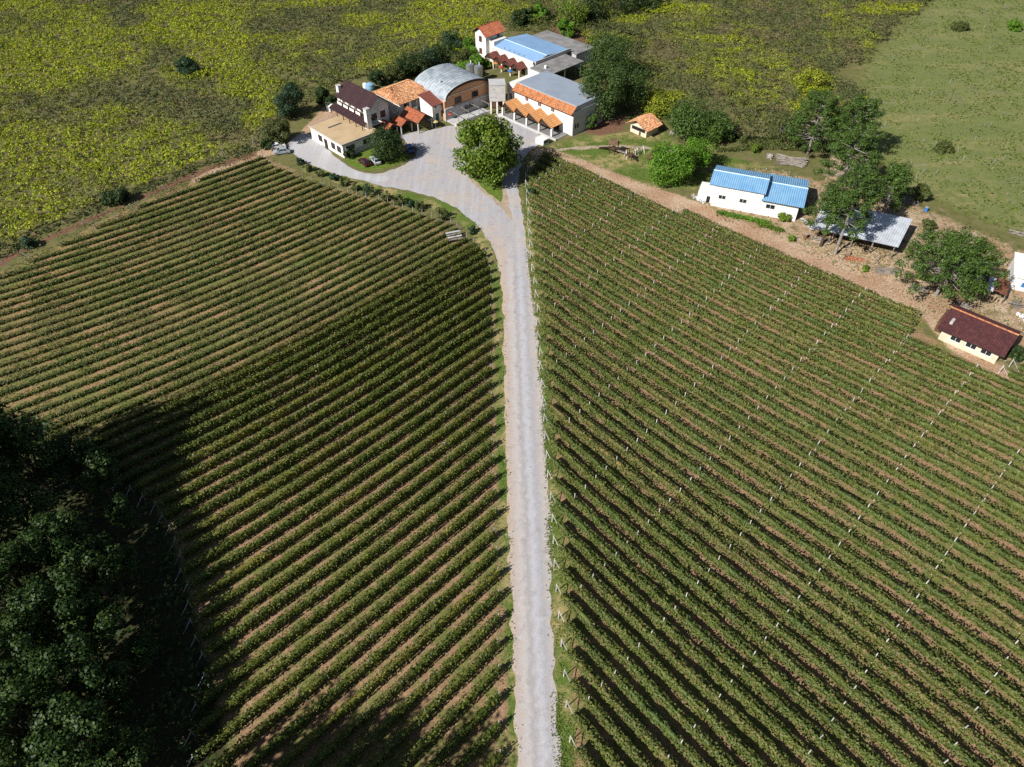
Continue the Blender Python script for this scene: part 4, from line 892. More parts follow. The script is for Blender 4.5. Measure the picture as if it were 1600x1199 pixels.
# -- timber shed with zinc roof
h = thing('timber_shed', 'open timber shed with grey metal roof behind the leaning pines', 'shed', (64.5, 136.0), -25)
MB().corrugated([(-0.3, -0.2, 3.2), (17.2, -0.2, 3.2), (19.0, 11.4, 3.9), (0.9, 11.4, 3.9)], 36, 0.05).build('roof', 'zinc', h)
MB().slab([(0.0, 0.0, 3.05), (17.0, 0.0, 3.05), (18.7, 11.2, 3.76), (1.0, 11.2, 3.76)], 0.1).build('roof_deck', 'dark_wood', h)
for x in (0.4, 4.4, 8.4, 12.4, 16.6):
    for y in (0.3, 5.5, 10.8): MB().box(x + y * 0.08 - 0.1, x + y * 0.08 + 0.1, y - 0.1, y + 0.1, 0, 2.95 + y * 0.06).build('post', 'grey_timber', h)
MB().box(1.2, 18.0, 10.9, 11.05, 0, 3.4).build('back_wall', 'brown_wood', h)
r5 = random.Random(4)
def stack(name, label, loc, rot, n, L, w, hh, mat, jitter=0.12, cat='timber', rad=0.06):
    t = thing(name, label, cat, loc, rot)
    for i in range(n):
        y = r5.uniform(-w, w); z = rad + r5.uniform(0, hh) * (1 - abs(y) / (w * 1.1)); l = L * r5.uniform(0.6, 1); a = r5.uniform(-jitter, jitter); x = r5.uniform(-0.4, 0.4)
        MB().tube([(x - l / 2 * math.cos(a), y - l / 2 * math.sin(a), z), (x + l / 2 * math.cos(a), y + l / 2 * math.sin(a), z + r5.uniform(-.05, .15))], rad * r5.uniform(0.7, 1.4), 5).build('log', mat if r5.random() < 0.7 else 'grey_timber', t)
    return t
stack('firewood_pile', 'heap of pale split firewood under the front of the timber shed', (70.6, 131.6, 0), -25, 70, 1.0, 2.8, 0.9, 'raw_timber', 1.5, 'firewood', 0.09)
stack('firewood_pile', 'second heap of split firewood at the right end of the timber shed', (76.8, 129.4, 0), -25, 60, 0.9, 2.2, 0.8, 'raw_timber', 1.5, 'firewood', 0.09)
stack('plank_stack', 'stack of sawn planks beneath the left end of the timber shed', (66.8, 135.4, 0), -25, 30, 3.6, 1.2, 1.2, 'raw_timber', 0.1, 'timber', 0.08)
stack('log_pile', 'big heap of bleached branches and poles behind the blue-roofed house', (*G(1236, 253), 0), -20, 90, 8.0, 2.2, 0.8, 'grey_timber', 0.35, 'log pile', 0.10)
stack('log_pile', 'small heap of stones and white rubble left of the branch heap', (*G(1202, 246), 0), -10, 26, 1.2, 1.6, 0.4, 'rock', 1.5, 'rubble', 0.16)
stack('plank_stack', 'grey boards stacked on the bare ground above the timber shed', (*G(1418, 314), 0), -30, 34, 5.0, 1.4, 0.8, 'grey_timber', 0.12, 'timber', 0.09)
stack('branch_heap', 'low heap of pale brushwood on the track edge below the broad pine', (*G(1385, 424), 0), -14, 60, 4.5, 1.0, 0.35, 'grey_timber', 0.3, 'brushwood', 0.05)
stack('branch_heap', 'loose poles at the far right by the pasture', (*G(1592, 366), 0), -25, 16, 4.5, 0.8, 0.4, 'grey_timber', 0.2, 'poles', 0.09)
stack('stone_heap', 'line of grey stones along the lawn behind the small hut', (*G(1052, 208), 0), -35, 60, 0.8, 1.2, 0.5, 'rock', 1.5, 'stones', 0.2)
h = thing('tile_heap', 'low heap of broken red tiles beside the shed firewood', 'rubble', G(1331, 405), -10)
for i in range(40):
    x, y = r5.gauss(0, 1.1), r5.gauss(0, 0.5); MB().slab([(x, y, 0.1), (x + 0.35, y + r5.uniform(-.1, .1), 0.14), (x + 0.3, y + 0.22, 0.2), (x - 0.05, y + 0.2, 0.12)], 0.06).build('tile_shard', 'tile_red' if i % 3 else 'red_plastic', h)

# -- dark tiled hut at the right edge of the vines
h = thing('dark_tile_hut', 'cream hut with dark wine-red tile roof at the right edge of the vines', 'hut', (79.0, 103.4), -43)
gable_walls(h, 0.1, 10.1, 0.1, 6.0, 2.7, 4.3, 'x', 'cream_wall', ridge=4.1, zb=3.5)
gable_x(h, -0.8, 10.9, -0.9, 7.0, 2.7, 4.65, 'tile_wine', yr=4.15, amp=0.05, courses=11, ribs=30, zb=3.7)
MB().tube([(-0.8, 4.15, 4.72), (10.9, 4.15, 4.72)], 0.16, 6).build('ridge_cap', 'tile_orange', h)
MB().box(0.5, 1.0, 0.9, 2.5, 3.45, 3.95).build('skylight', 'pale_concrete', h)
for u in (1.9, 4.6, 7.2): panel(h, 'window', 'window_glass', '-y', u, u + 1.7, 1.1, 2.1, 0.1, frame='white_plastic')
MB().box(-1.4, 0.1, 2.0, 6.4, 0, 2.6).build('side_store', 'brown_wood', h)
MB().tube([(2.5, 7.4, 0), (2.6, 7.5, 1.6)], 0.05, 6).build('dish_pole', 'grey_post', h)
# -- yard sheds at the far right
h = thing('sheet_shed', 'makeshift shed roofed with rusty and blue-grey corrugated sheets', 'shed', G(1538, 470), -32)
for i, (x, y, m) in enumerate(((-5.5, 0, 'zinc'), (-4.3, 0.4, 'blue_tank'), (-3.1, 0.2, 'zinc'), (-1.9, 0.5, 'rust_sheet'), (-0.7, 0.1, 'zinc'), (0.5, 0.6, 'rust_sheet'), (1.7, 0.2, 'rust_sheet'))):
    MB().corrugated([(x, y, 2.3 + 0.04 * (i % 2)), (x + 1.25, y, 2.3 + 0.04 * (i % 2)), (x + 1.25, y + 4.2, 2.9), (x, y + 4.2, 2.9)], 6, 0.03).build('roof_sheet', m, h)
for x in (-5.3, -2.5, 0.2, 2.8):
    for y in (0.4, 4.2): MB().box(x - 0.08, x + 0.08, y - 0.08, y + 0.08, 0, 2.25).build('post', 'grey_timber', h)
for i in range(14): MB().box(-5.4 + i * 0.6, -5.1 + i * 0.6, 0.25, 0.31, 0.1, 1.2 + 0.3 * (i % 3)).build('plank', 'raw_timber', h)
MB().box(-5.3, 2.8, 4.3, 4.4, 0, 2.5).build('back_wall', 'grey_timber', h)
h = thing('pallet', 'pale wooden pallet leaning by the makeshift shed', 'pallet', G(1510, 470), -30)
for i in range(7): MB().hexa([(i * 0.34, 0, 0.05), (i * 0.34 + 0.22, 0, 0.05), (i * 0.34 + 0.22, 1.4, 0.9), (i * 0.34, 1.4, 0.9)], [(i * 0.34, 0, 0.12), (i * 0.34 + 0.22, 0, 0.12), (i * 0.34 + 0.22, 1.4, 0.97), (i * 0.34, 1.4, 0.97)]).build('slat', 'raw_timber', h)
for y in (0.1, 0.7, 1.25): MB().box(0, 2.26, y, y + 0.1, -0.02 + y * 0.62, 0.06 + y * 0.62).build('bearer', 'grey_timber', h)
h = thing('white_roof_house', 'house with bright white roof cut by the right edge of the picture', 'house', G(1556, 452), -25)
MB().box(2.3, 14.0, 1.4, 9.0, 0, 2.9).build('wall', 'white_wall', h); MB().corrugated([(2, 1, 2.9), (14.4, 1, 2.9), (14.4, 9.4, 3.7), (2, 9.4, 3.7)], 24, 0.03).build('roof', 'white_plastic', h)
panel(h, 'window', 'blue_plastic', '-y', 4.0, 5.6, 0.9, 2.0, 1.4, frame='white_plastic')
stack('plank_stack', 'tangle of white poles between the makeshift shed and the white-roofed house', (*G(1588, 478), 0), 20, 26, 3.2, 1.0, 0.7, 'grey_timber', 0.7, 'poles', 0.07)
stack('rubble_heap', 'white lime rubble beyond the dark tiled hut', (*G(1598, 498), 0), 10, 40, 0.7, 1.2, 0.4, 'white_plastic', 1.5, 'rubble', 0.2)

# ------------------------------------------------------------------ playground
h = thing('play_tower', 'dark wooden play tower with slide, bridge and ladder on the lawn', 'playground', G(952, 240), -38)
for x, y in ((0, 0), (1.5, 0), (0, 1.5), (1.5, 1.5)): MB().box(x - 0.09, x + 0.09, y - 0.09, y + 0.09, 0, 2.9).build('post', 'dark_wood', h)
MB().box(-0.1, 1.6, -0.1, 1.6, 1.3, 1.42).build('platform', 'brown_wood', h)
b = MB().slab([(-0.4, -0.4, 2.7), (1.9, -0.4, 2.7), (1.9, 0.75, 3.8), (-0.4, 0.75, 3.8)], 0.08); b.slab([(-0.4, 0.75, 3.8), (1.9, 0.75, 3.8), (1.9, 1.9, 2.7), (-0.4, 1.9, 2.7)], 0.08); b.build('roof', 'brown_wood', h)
MB().slab([(-3.6, 0.3, 0.2), (-0.1, 0.3, 1.4), (-0.1, 1.2, 1.4), (-3.6, 1.2, 0.2)], 0.1).build('slide', 'dark_wood', h)
MB().box(1.6, 5.0, 0.4, 1.2, 1.1, 1.2).build('bridge', 'grey_timber', h)
for y in (0.35, 1.2): MB().box(1.6, 5.0, y, y + 0.06, 1.8, 1.9).build('bridge_rail', 'dark_wood', h)
for x, y in ((5.0, 0.2), (5.0, 1.4), (6.4, 0.2), (6.4, 1.4)): MB().box(x - 0.08, x + 0.08, y - 0.08, y + 0.08, 0, 2.2).build('post', 'dark_wood', h)
MB().box(4.9, 6.5, 0.1, 1.5, 1.1, 1.22).build('platform', 'brown_wood', h)
MB().slab([(6.4, 0.4, 1.2), (8.0, 0.4, 0.1), (8.0, 1.2, 0.1), (6.4, 1.2, 1.2)], 0.08).build('ramp', 'dark_wood', h)
for k, (px, py, m, lab) in enumerate(((984, 246, 'orange_plastic', 'orange and white swing frame on the lawn beside the play tower'), (999, 240, 'raw_timber', 'smaller white swing frame on the lawn, right of the orange one'))):
    h = thing('swing_frame', lab, 'swing', G(px, py), 20 + 15 * k); s = 1.0 - 0.15 * k
    for x in (-1.2 * s, 1.2 * s):
        for y in (-0.8, 0.8): MB().tube([(x, y, 0), (x, 0, 2.2 * s)], 0.07, 6).build('leg', 'white_plastic', h)
    MB().tube([(-1.3 * s, 0, 2.2 * s), (1.3 * s, 0, 2.2 * s)], 0.07, 6).build('top_bar', m, h)
    for x in (-0.5, 0.5):
        MB().box(x - 0.25, x + 0.25, -0.12, 0.12, 0.5, 0.56).build('seat', m, h); MB().tube([(x, 0, 0.55), (x, 0, 2.2 * s)], 0.02, 4).build('rope', 'grey_post', h)
    MB().box(-1.2 * s, 1.2 * s, 0.6, 0.72, 0.4, 0.5).build('foot_bar', m, h)
h = thing('plank_ramp', 'brown sloping board leaning beside the round green tree on the lawn', 'ramp', G(1019, 243), 62)
MB().slab([(-2.6, -0.6, 0.25), (2.6, -0.6, 1.4), (2.6, 0.6, 1.4), (-2.6, 0.6, 0.25)], 0.1).build('board', 'brown_wood', h)
for x, z in ((-1.8, 0.3), (2.2, 1.2)): MB().box(x - 0.06, x + 0.06, -0.4, 0.4, 0, z).build('support', 'dark_wood', h)
# plank stand in the left field
h = thing('plank_stand', 'small stand of weathered white planks at the end of the upper left rows', 'stand', G(710, 374), 20)
for i in range(4): MB().box(-1.6, 1.6, -1.4 + i * 0.75, -0.9 + i * 0.75, 0.75 + 0.12 * i, 0.83 + 0.12 * i).build('plank', 'pale_concrete' if i % 2 else 'grey_timber', h)
for x in (-1.4, 1.4):
    for y in (-1.1, 1.0): MB().box(x - 0.06, x + 0.06, y - 0.06, y + 0.06, 0, 0.86).build('leg', 'grey_timber', h)
# courtyard things
h = thing('garden_terrace', 'pink-white paved terrace with low wall in front of the arched barn', 'terrace', (-18.2, 194.0), -48)
MB().box(0.4, 4.2, 0.2, 12.5, 0.02, 0.35).build('floor', 'pale_concrete', h); MB().box(4.2, 4.45, 0.2, 12.5, 0.02, 0.9).build('low_wall', 'white_wall', h)
for y in (1.2, 4.8, 8.4, 12.0): MB().tube([(4.3, y, 0.9), (4.3, y, 2.7)], 0.08, 6).build('pergola_post', 'grey_timber', h)
for y in (1.2, 4.8, 8.4, 12.0): MB().box(0.4, 4.5, y - 0.06, y + 0.06, 2.7, 2.82).build('pergola_beam', 'grey_timber', h)
for k, (px, py, m, lab) in enumerate(((703, 188, 'red_plastic', 'red parasol on the barn terrace, left one'), (752, 165, 'red_plastic', 'red parasol on the barn terrace, right one'), (681, 200, 'yellow_plastic', 'yellow parasol by the green door'), (775, 108, 'orange_plastic', 'orange canopy by the maroon porches, left one'), (783, 114, 'red_plastic', 'red canopy by the maroon porches, middle one'), (797, 120, 'blue_plastic', 'blue canopy by the maroon porches, right one'))):
    h = thing('parasol', lab, 'parasol', G(px, py), k * 20)
    MB().tube([(0, 0, 0), (0, 0, 2.1)], 0.04, 6).build('pole', 'white_plastic', h); MB().tube([(0, 0, 1.75), (0, 0, 2.2)], [0.85, 0.05], 8).build('canopy', m, h); MB().tube([(0, 0, 0), (0, 0, 0.12)], 0.3, 8).build('base', 'grey_concrete', h)
for k, (px, py, m, lab) in enumerate(((579, 140, 'blue_tank', 'pale blue round water tank behind the dark-roofed house'), (571, 138, 'white_plastic', 'white round water tank behind the dark-roofed house'), (497, 219, 'blue_tank', 'blue bin at the corner of the terrace building'), (503, 226, 'white_plastic', 'small white bin beside the blue bin'))):
    h = thing('water_tank' if k < 2 else 'bin', lab, 'tank' if k < 2 else 'bin', G(px, py), 0); rr, hh = ((1.3, 2.0), (0.7, 1.6), (0.6, 1.3), (0.4, 0.9))[k]
    MB().tube([(0, 0, 0), (0, 0, hh * 0.3), (0, 0, hh * 0.8)], [rr * 0.9, rr, rr * 0.95], 14).build('body', m, h); MB().tube([(0, 0, hh * 0.8), (0, 0, hh)], [rr, rr * 0.35], 14).build('lid', m, h)
h = thing('white_tent', 'small white storage box with open side by the path corner', 'shed', G(517, 172), -46)
MB().box(-1.0, 1.0, -0.8, 0.8, 0, 1.6).build('wall', 'white_plastic', h); MB().prism([(-0.9, 1.6), (0.9, 1.6), (0, 2.0)], 'x', -1.1, 1.1).build('roof', 'white_plastic', h)

# ------------------------------------------------------------------ cars
def car(label, px, py, heading, paint_):
    g = G(px, py); t = thing('car', label, 'car', g, heading, 'parked cars')
    side = [(-2.05, 0.35), (2.05, 0.35), (2.08, 0.65), (1.95, 0.82), (1.15, 0.95), (-1.85, 0.98), (-2.08, 0.85), (-2.1, 0.6)]
    w = 0.82; b = MB()
    b.prism(side, 'y', -w, w); b.build('body', paint_, t)
    b = MB().hexa([(-1.75, -0.76, 0.97), (1.05, -0.76, 0.95), (1.05, 0.76, 0.95), (-1.75, 0.76, 0.97)], [(-1.25, -0.60, 1.45), (0.35, -0.60, 1.45), (0.35, 0.60, 1.45), (-1.25, 0.60, 1.45)])
    b.build('cabin', paint_, t)
    def glass(P): MB().face(P).build('window', 'window_glass', t)
    e = 0.012
    glass([(1.03 + e, -0.70, 0.99), (1.03 + e, 0.70, 0.99), (0.40 + e, 0.55, 1.42), (0.40 + e, -0.55, 1.42)])
    glass([(-1.73 - e, 0.68, 1.02), (-1.73 - e, -0.68, 1.02), (-1.30 - e, -0.54, 1.41), (-1.30 - e, 0.54, 1.41)])
    for s in (-1, 1):
        for x0, x1, u0, u1 in ((-1.45, -0.42, -1.12, -0.42), (-0.36, 0.80, -0.36, 0.28)):
            glass([(x0, s * (0.752 + e), 1.02), (x1, s * (0.752 + e), 1.02), (u1, s * (0.61 + e), 1.40), (u0, s * (0.61 + e), 1.40)][::s])
        for x in (-1.3, 1.3):
            k = MB().tube([(x, s * 0.70, 0.32), (x, s * 0.86, 0.32)], 0.32, 14).build('wheel', 'tyre', t); MB().tube([(x, s * 0.86, 0.32), (x, s * 0.87, 0.32)], 0.19, 10).build('rim', 'steel', k)
        MB().box(2.0, 2.09, s * 0.62 - 0.17, s * 0.62 + 0.17, 0.62, 0.78).build('headlight', 'head_lamp', t); MB().box(-2.12, -2.06, s * 0.66 - 0.13, s * 0.66 + 0.13, 0.66, 0.9).build('taillight', 'tail_lamp', t)
        MB().box(0.75, 0.9, s * 0.88 - 0.1, s * 0.88 + 0.1, 0.98, 1.1).build('mirror', paint_, t)
car('dark maroon hatchback parked on the grass bank below the terrace', 570, 257, 128, 'car_maroon')
car('silver hatchback parked beside the dark maroon car', 587, 254, 118, 'car_silver')
car('blue car in the shade beside the dark round tree', 640, 235, 112, 'car_blue')
car('white car at the track corner, partly behind the silver estate', 434, 232, 25, 'car_white')
car('silver-blue estate car at the track corner beside the white car', 441, 240, 196, 'car_grey')

# ------------------------------------------------------------------ trees
def crown_mesh(name, cl, n, size, r, up=0.35, jit=0.5, fill=0.55, asp=0.75):
    """leaves spread over and through a set of clumps (x, y, z, radius, flatten)"""
    cl = np.asarray(cl, float); wgt = cl[:, 3] ** 2; k = r.choice(len(cl), n, p=wgt / wgt.sum()); q = cl[k]
    d = r.normal(size=(n, 3)); d /= np.linalg.norm(d, axis=1)[:, None]
    rad = q[:, 3] * (fill + (1.05 - fill) * r.random(n) ** 0.6)
    c = q[:, :3] + d * rad[:, None] * np.c_[np.ones(n), np.ones(n), q[:, 4]]
    V, F = leaf_quads(c, d + np.array([0, 0, up]) + r.normal(size=(n, 3)) * jit, size * (0.6 + 0.8 * r.random(n)), r, asp)
    return np_mesh(name, V, F)
def tree(label, cx, cy, zc, rad, rz, mat, n, seed, size=0.42, clumps=26, name='tree', group=None, bark='bark', low=0.0, pos=None, cr=0.36):
    r = np.random.default_rng(seed); g = np.array(pos) if pos is not None else G(cx, cy, zc)
    t = thing(name, label, 'shrub' if 'shrub' in name or 'bush' in name else 'tree', g, 0, group)
    cl = []
    for i in range(clumps):
        d = r.normal(size=3); d /= np.linalg.norm(d); f = 0.35 + 0.5 * r.random() ** 0.5
        k = rad * cr * (0.7 + 0.6 * r.random()); cl.append((d[0] * rad * f, d[1] * rad * f, max(zc + d[2] * rz * f, k * 0.5 + low), k, 0.85))
    link('crown', crown_mesh('crown', cl, n, size, r), mat, t)
    tr = max(0.1, rad * 0.055); b = MB(); bend = r.normal(size=2) * 0.25
    b.tube([(0, 0, 0), (bend[0] * 0.5, bend[1] * 0.5, zc * 0.45), (bend[0], bend[1], zc)], [tr * 1.3, tr, tr * 0.6], 8)
    for c in cl[:7]: b.tube([(bend[0] * 0.6, bend[1] * 0.6, zc * 0.5), (c[0] * 0.5, c[1] * 0.5, (zc * 0.5 + c[2]) / 2 + 0.3), (c[0], c[1], c[2])], [tr * 0.55, tr * 0.35, tr * 0.12], 5)
    b.build('trunk', bark, t); return t
def araucaria(label, px, py, H, R, seed, first=0.45, per=7, whorls=7, lean=(0, 0), tuft=1.12, bark='bark_pale', dens=62):
    r = np.random.default_rng(seed); g = G(px, py); t = thing('araucaria_pine', label, 'tree', g, 0, 'araucaria pines')
    def axis_(z): return np.array([lean[0] * z / H, lean[1] * z / H, z])
    b = MB(); b.tube([axis_(H * f) for f in (0, 0.3, 0.6, 0.85, 1)], [0.34, 0.29, 0.22, 0.14, 0.06], 9); b.build('trunk', bark, t)
    C_ = []
    for w in range(whorls):
        f = w / max(whorls - 1, 1); z = H * (first + (1 - first) * f * 0.98); rr = R * (1.0 - 0.55 * f ** 1.6) * (0.85 + 0.3 * r.random())
        for k in range(per):
            a = 2 * math.pi * (k + r.random() * 0.7) / per + w * 0.5; l = rr * (0.7 + 0.4 * r.random()); o = axis_(z)
            e = o + np.array([math.cos(a) * l, math.sin(a) * l, l * (0.05 + 0.28 * f)]); m = o + np.array([math.cos(a) * l * 0.55, math.sin(a) * l * 0.55, -l * 0.06 + l * 0.12 * f])
            MB().tube([o, m, e], [0.095, 0.07, 0.035], 5).build('branch', bark, t)
            for q in range(3 if w > 1 else 2):
                u = 1.0 - 0.2 * q + r.normal() * 0.05; pz = m + (e - m) * np.clip((u - 0.55) / 0.45, 0, 1.1); C_.append((*(pz + r.normal(size=3) * 0.25), tuft * (0.75 + 0.4 * r.random()) * (1 - 0.12 * q), 0.7))
    C_.append((*axis_(H), tuft, 0.8))
    link('crown', crown_mesh('crown', C_, int(len(C_) * dens * 1.25), 0.46, r, up=0.55, jit=0.4, fill=0.3, asp=0.42), 'needle', t); return t
tree('large bright green walnut tree standing at the road fork', 760, 232, 8.0, 8.6, 8.6, 'leaf_bright', 17000, 1, 0.58, 120, cr=0.20)
tree('big round dense bright-green tree on the lawn beside the blue-roofed house', 1049, 256, 5.2, 5.6, 5.4, 'leaf_round', 13000, 2, 0.34, 80, cr=0.28)
tree('smaller round bright-green tree adjoining the big round one', 1090, 238, 4.8, 3.9, 4.2, 'leaf_round', 6000, 3, 0.34, 40, cr=0.32)
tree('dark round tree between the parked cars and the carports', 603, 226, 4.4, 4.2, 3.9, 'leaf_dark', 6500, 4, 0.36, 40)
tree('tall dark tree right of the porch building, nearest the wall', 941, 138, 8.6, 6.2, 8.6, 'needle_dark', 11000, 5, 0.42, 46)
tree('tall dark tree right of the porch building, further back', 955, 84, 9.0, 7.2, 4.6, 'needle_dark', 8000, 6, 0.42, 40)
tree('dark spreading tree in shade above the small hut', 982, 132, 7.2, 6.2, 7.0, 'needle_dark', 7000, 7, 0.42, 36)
tree('young dark shrub at the corner of the porch building', 926, 190, 2.2, 1.8, 2.2, 'needle', 1500, 8, 0.34, 14, 'shrub')
tree('yellow-green bush above the small hut', 1028, 166, 3.0, 5.0, 2.6, 'leaf_yellow', 4200, 9, 0.42, 26, 'bush')
tree('broad mid-green tree behind the round lawn trees', 1086, 186, 4.6, 7.2, 4.4, 'needle', 9500, 10, 0.40, 60)
tree('mid-green tree at the right of the broad one behind the lawn', 1122, 200, 3.6, 4.6, 3.4, 'needle', 4200, 11, 0.42, 24)
tree('yellow-leaved bush behind the far pines', 1268, 128, 3.0, 4.6, 3.2, 'leaf_yellow', 3200, 12, 0.45, 20, 'bush')
tree('grey leafless-looking tree left of the far pines', 1222, 196, 4.0, 4.6, 3.6, 'leaf_olive', 2600, 13, 0.36, 26, bark='bark_pale')
araucaria('tall pine with slim crown rising from the left end of the timber shed', 1282, 385, 12.5, 4.6, 21, first=0.50, per=6, whorls=5, bark='bark')
araucaria('tallest slim pine with pale trunk in front of the timber shed', 1304, 398, 19.0, 5.0, 22, first=0.42, per=6, whorls=8)
araucaria('pale-trunked pine behind the blue-roofed house end', 1306, 314, 16.5, 6.0, 23, first=0.40, per=7, whorls=7)
araucaria('broad pine behind the branch heap, left', 1262, 240, 14.0, 7.0, 24, first=0.30, per=8, whorls=8)
araucaria('broad pine behind the branch heap, right', 1318, 250, 14.5, 6.6, 25, first=0.30, per=8, whorls=8)
araucaria('slim young pine between the shed and the pasture', 1378, 335, 11.0, 3.6, 26, first=0.35, per=6, whorls=6)
araucaria('very broad pine with radiating pale branches beside the sheet shed', 1462, 462, 11.5, 9.0, 27, first=0.42, per=11, whorls=8, tuft=1.2, dens=70)
far_trees = [(812, 28, 2.6, 2.7, 2.8, 'leaf_dark', 'first small dark tree on the bank behind the winery tower'), (824, 24, 2.6, 2.4, 2.6, 'leaf_dark', 'second small dark tree on the bank behind the winery tower'), (843, 18, 3.0, 3.0, 3.0, 'leaf_round', 'small rounded green tree right of the dark pair behind the tower'),
             (893, 18, 5.0, 6.2, 5.6, 'leaf_bright', 'large bright tree left of the dark grove at the top'), (885, 44, 3.0, 3.0, 3.2, 'leaf_round', 'green bush hanging over the bank behind the flat hall'), (930, 6, 5.4, 6.4, 5.0, 'leaf_dark', 'dark tree of the grove at the top, left'), (968, 0, 5.4, 6.8, 5.0, 'leaf_dark', 'dark tree of the grove at the top, middle'), (1008, -6, 5.0, 6.0, 4.6, 'leaf_dark', 'dark tree of the grove at the top, right')]
for i, (x, y, z, a, b_, m, lab) in enumerate(far_trees): tree(lab, x, y, z, a, b_, m, 2800, 40 + i, 0.5, 20)
hedge = [(614, 116, 3.0, 'leaf_olive'), (632, 104, 3.4, 'leaf_dark'), (652, 100, 3.6, 'leaf_dark'), (672, 92, 3.8, 'leaf_blue'), (692, 84, 4.0, 'leaf_dark'), (706, 66, 4.2, 'leaf_blue'), (724, 88, 3.6, 'leaf_olive'), (738, 74, 3.4, 'leaf_round'), (726, 108, 2.8, 'leaf_round'), (744, 98, 2.6, 'leaf_round'), (590, 122, 2.6, 'leaf_dark')]
for i, (x, y, z, m) in enumerate(hedge): tree(ordinal(i + 1) + ' shrub from the left in the tree belt behind the barn' if i < 10 else 'dark shrub directly behind the dark-roofed house ridge', x, y, z * 0.8, z, z * 0.9, m, 2600, 60 + i, 0.4, 18, 'shrub', 'shrubs behind the buildings')
for i, (x, y, z, a, b_, m, lab) in enumerate([(291, 104, 2.8, 3.6, 2.8, 'leaf_blue', 'lone blue-green bush in the upper left vine canopy'), (449, 160, 4.6, 4.4, 5.0, 'leaf_blue', 'dense blue-green tree left of the terrace path'), (434, 206, 3.4, 3.6, 3.6, 'leaf_olive', 'olive tree beside the parked cars at the track corner'), (502, 148, 2.4, 2.4, 2.4, 'leaf_dark', 'dark shrub left of the dark-roofed house'), (516, 160, 1.8, 1.8, 1.8, 'leaf_dark', 'small dark shrub by the white storage box'), (416, 226, 1.4, 1.6, 1.4, 'leaf_dark', 'low dark bush on the bank left of the cars'), (178, 306, 1.6, 3.0, 1.8, 'leaf_dark', 'dark bush overhanging the red bank'), (44, 378, 1.2, 1.6, 1.3, 'leaf_blue', 'blue-green shrub on the left end of the bank'), (546, 240, 1.2, 1.4, 1.5, 'leaf_dark', 'small dark shrub at the terrace building corner'), (828, 300, 0.8, 1.1, 0.9, 'leaf_blue', 'small blue-green bush beside the spur of the road'), (1225, 338, 1.0, 1.4, 0.9, 'leaf_bright', 'bright green bush at the end of the white house'), (1250, 306, 1.6, 1.6, 1.6, 'leaf_olive', 'olive bush between the white house and the timber shed'), (1475, 230, 1.2, 2.2, 1.2, 'leaf_olive', 'brownish bush alone in the pasture'), (1500, 40, 1.4, 2.6, 1.4, 'leaf_olive', 'olive bush at the top of the pasture'), (1585, 40, 1.6, 2.4, 1.6, 'leaf_round', 'green bush at the top right edge of the pasture'), (1592, 552, 1.2, 1.6, 1.2, 'leaf_dark', 'dark bush below the dark tiled hut'), (760, 100, 1.4, 1.6, 1.4, 'leaf_round', 'green bush at the foot of the winery tower'), (1440, 300, 2.0, 2.2, 2.0, 'leaf_olive', 'olive bush at the pasture edge above the shed')]):
    tree(lab, x, y, z, a, b_, m, int(700 + 420 * a * a), 90 + i, 0.36, 18, 'bush')
# hedge and crop beds beside the white house
for i, (x0, y0, x1, y1, w, m, lab) in enumerate([(1122, 333, 1198, 350, 1.1, 'leaf_round', 'strip of leafy green crop along the white house'), (1186, 352, 1222, 362, 0.9, 'leaf_bright', 'paler green crop strip at the right of the leafy strip')]):
    a, b_ = G(x0, y0), G(x1, y1); n = int(np.linalg.norm(b_ - a) * 150); r = np.random.default_rng(5 + i); u = r.random(n)[:, None]
    c = a + (b_ - a) * u + r.normal(size=(n, 2)) * w * 0.45; V, F = leaf_quads(np.c_[c, 0.1 + 0.45 * r.random(n)], np.c_[r.normal(size=(n, 2)) * 0.6, np.ones(n)], 0.3 * (0.6 + r.random(n)), r)
    tag(link('crop_bed', np_mesh('crop_bed', V, F), m), lab, 'crop', None, 'stuff')
# young shrubs along the left verge
ys = [(468, 252, 1.2), (480, 262, 1.3), (500, 272, 1.1), (522, 276, 1.2), (538, 284, 1.3), (556, 292, 1.2), (574, 297, 1.8), (606, 306, 1.5), (622, 312, 1.4), (640, 318, 1.2), (655, 322, 1.5), (690, 334, 1.7), (738, 360, 1.0)]
for i, (x, y, a) in enumerate(ys): tree(ordinal(i + 1) + ' young shrub from the cars along the curved grass verge', x, y, a * 0.8, a, a * 0.9, 'leaf_olive' if i % 3 else 'leaf_blue', 650, 130 + i, 0.30, 10, 'shrub', 'young shrubs along the verge')
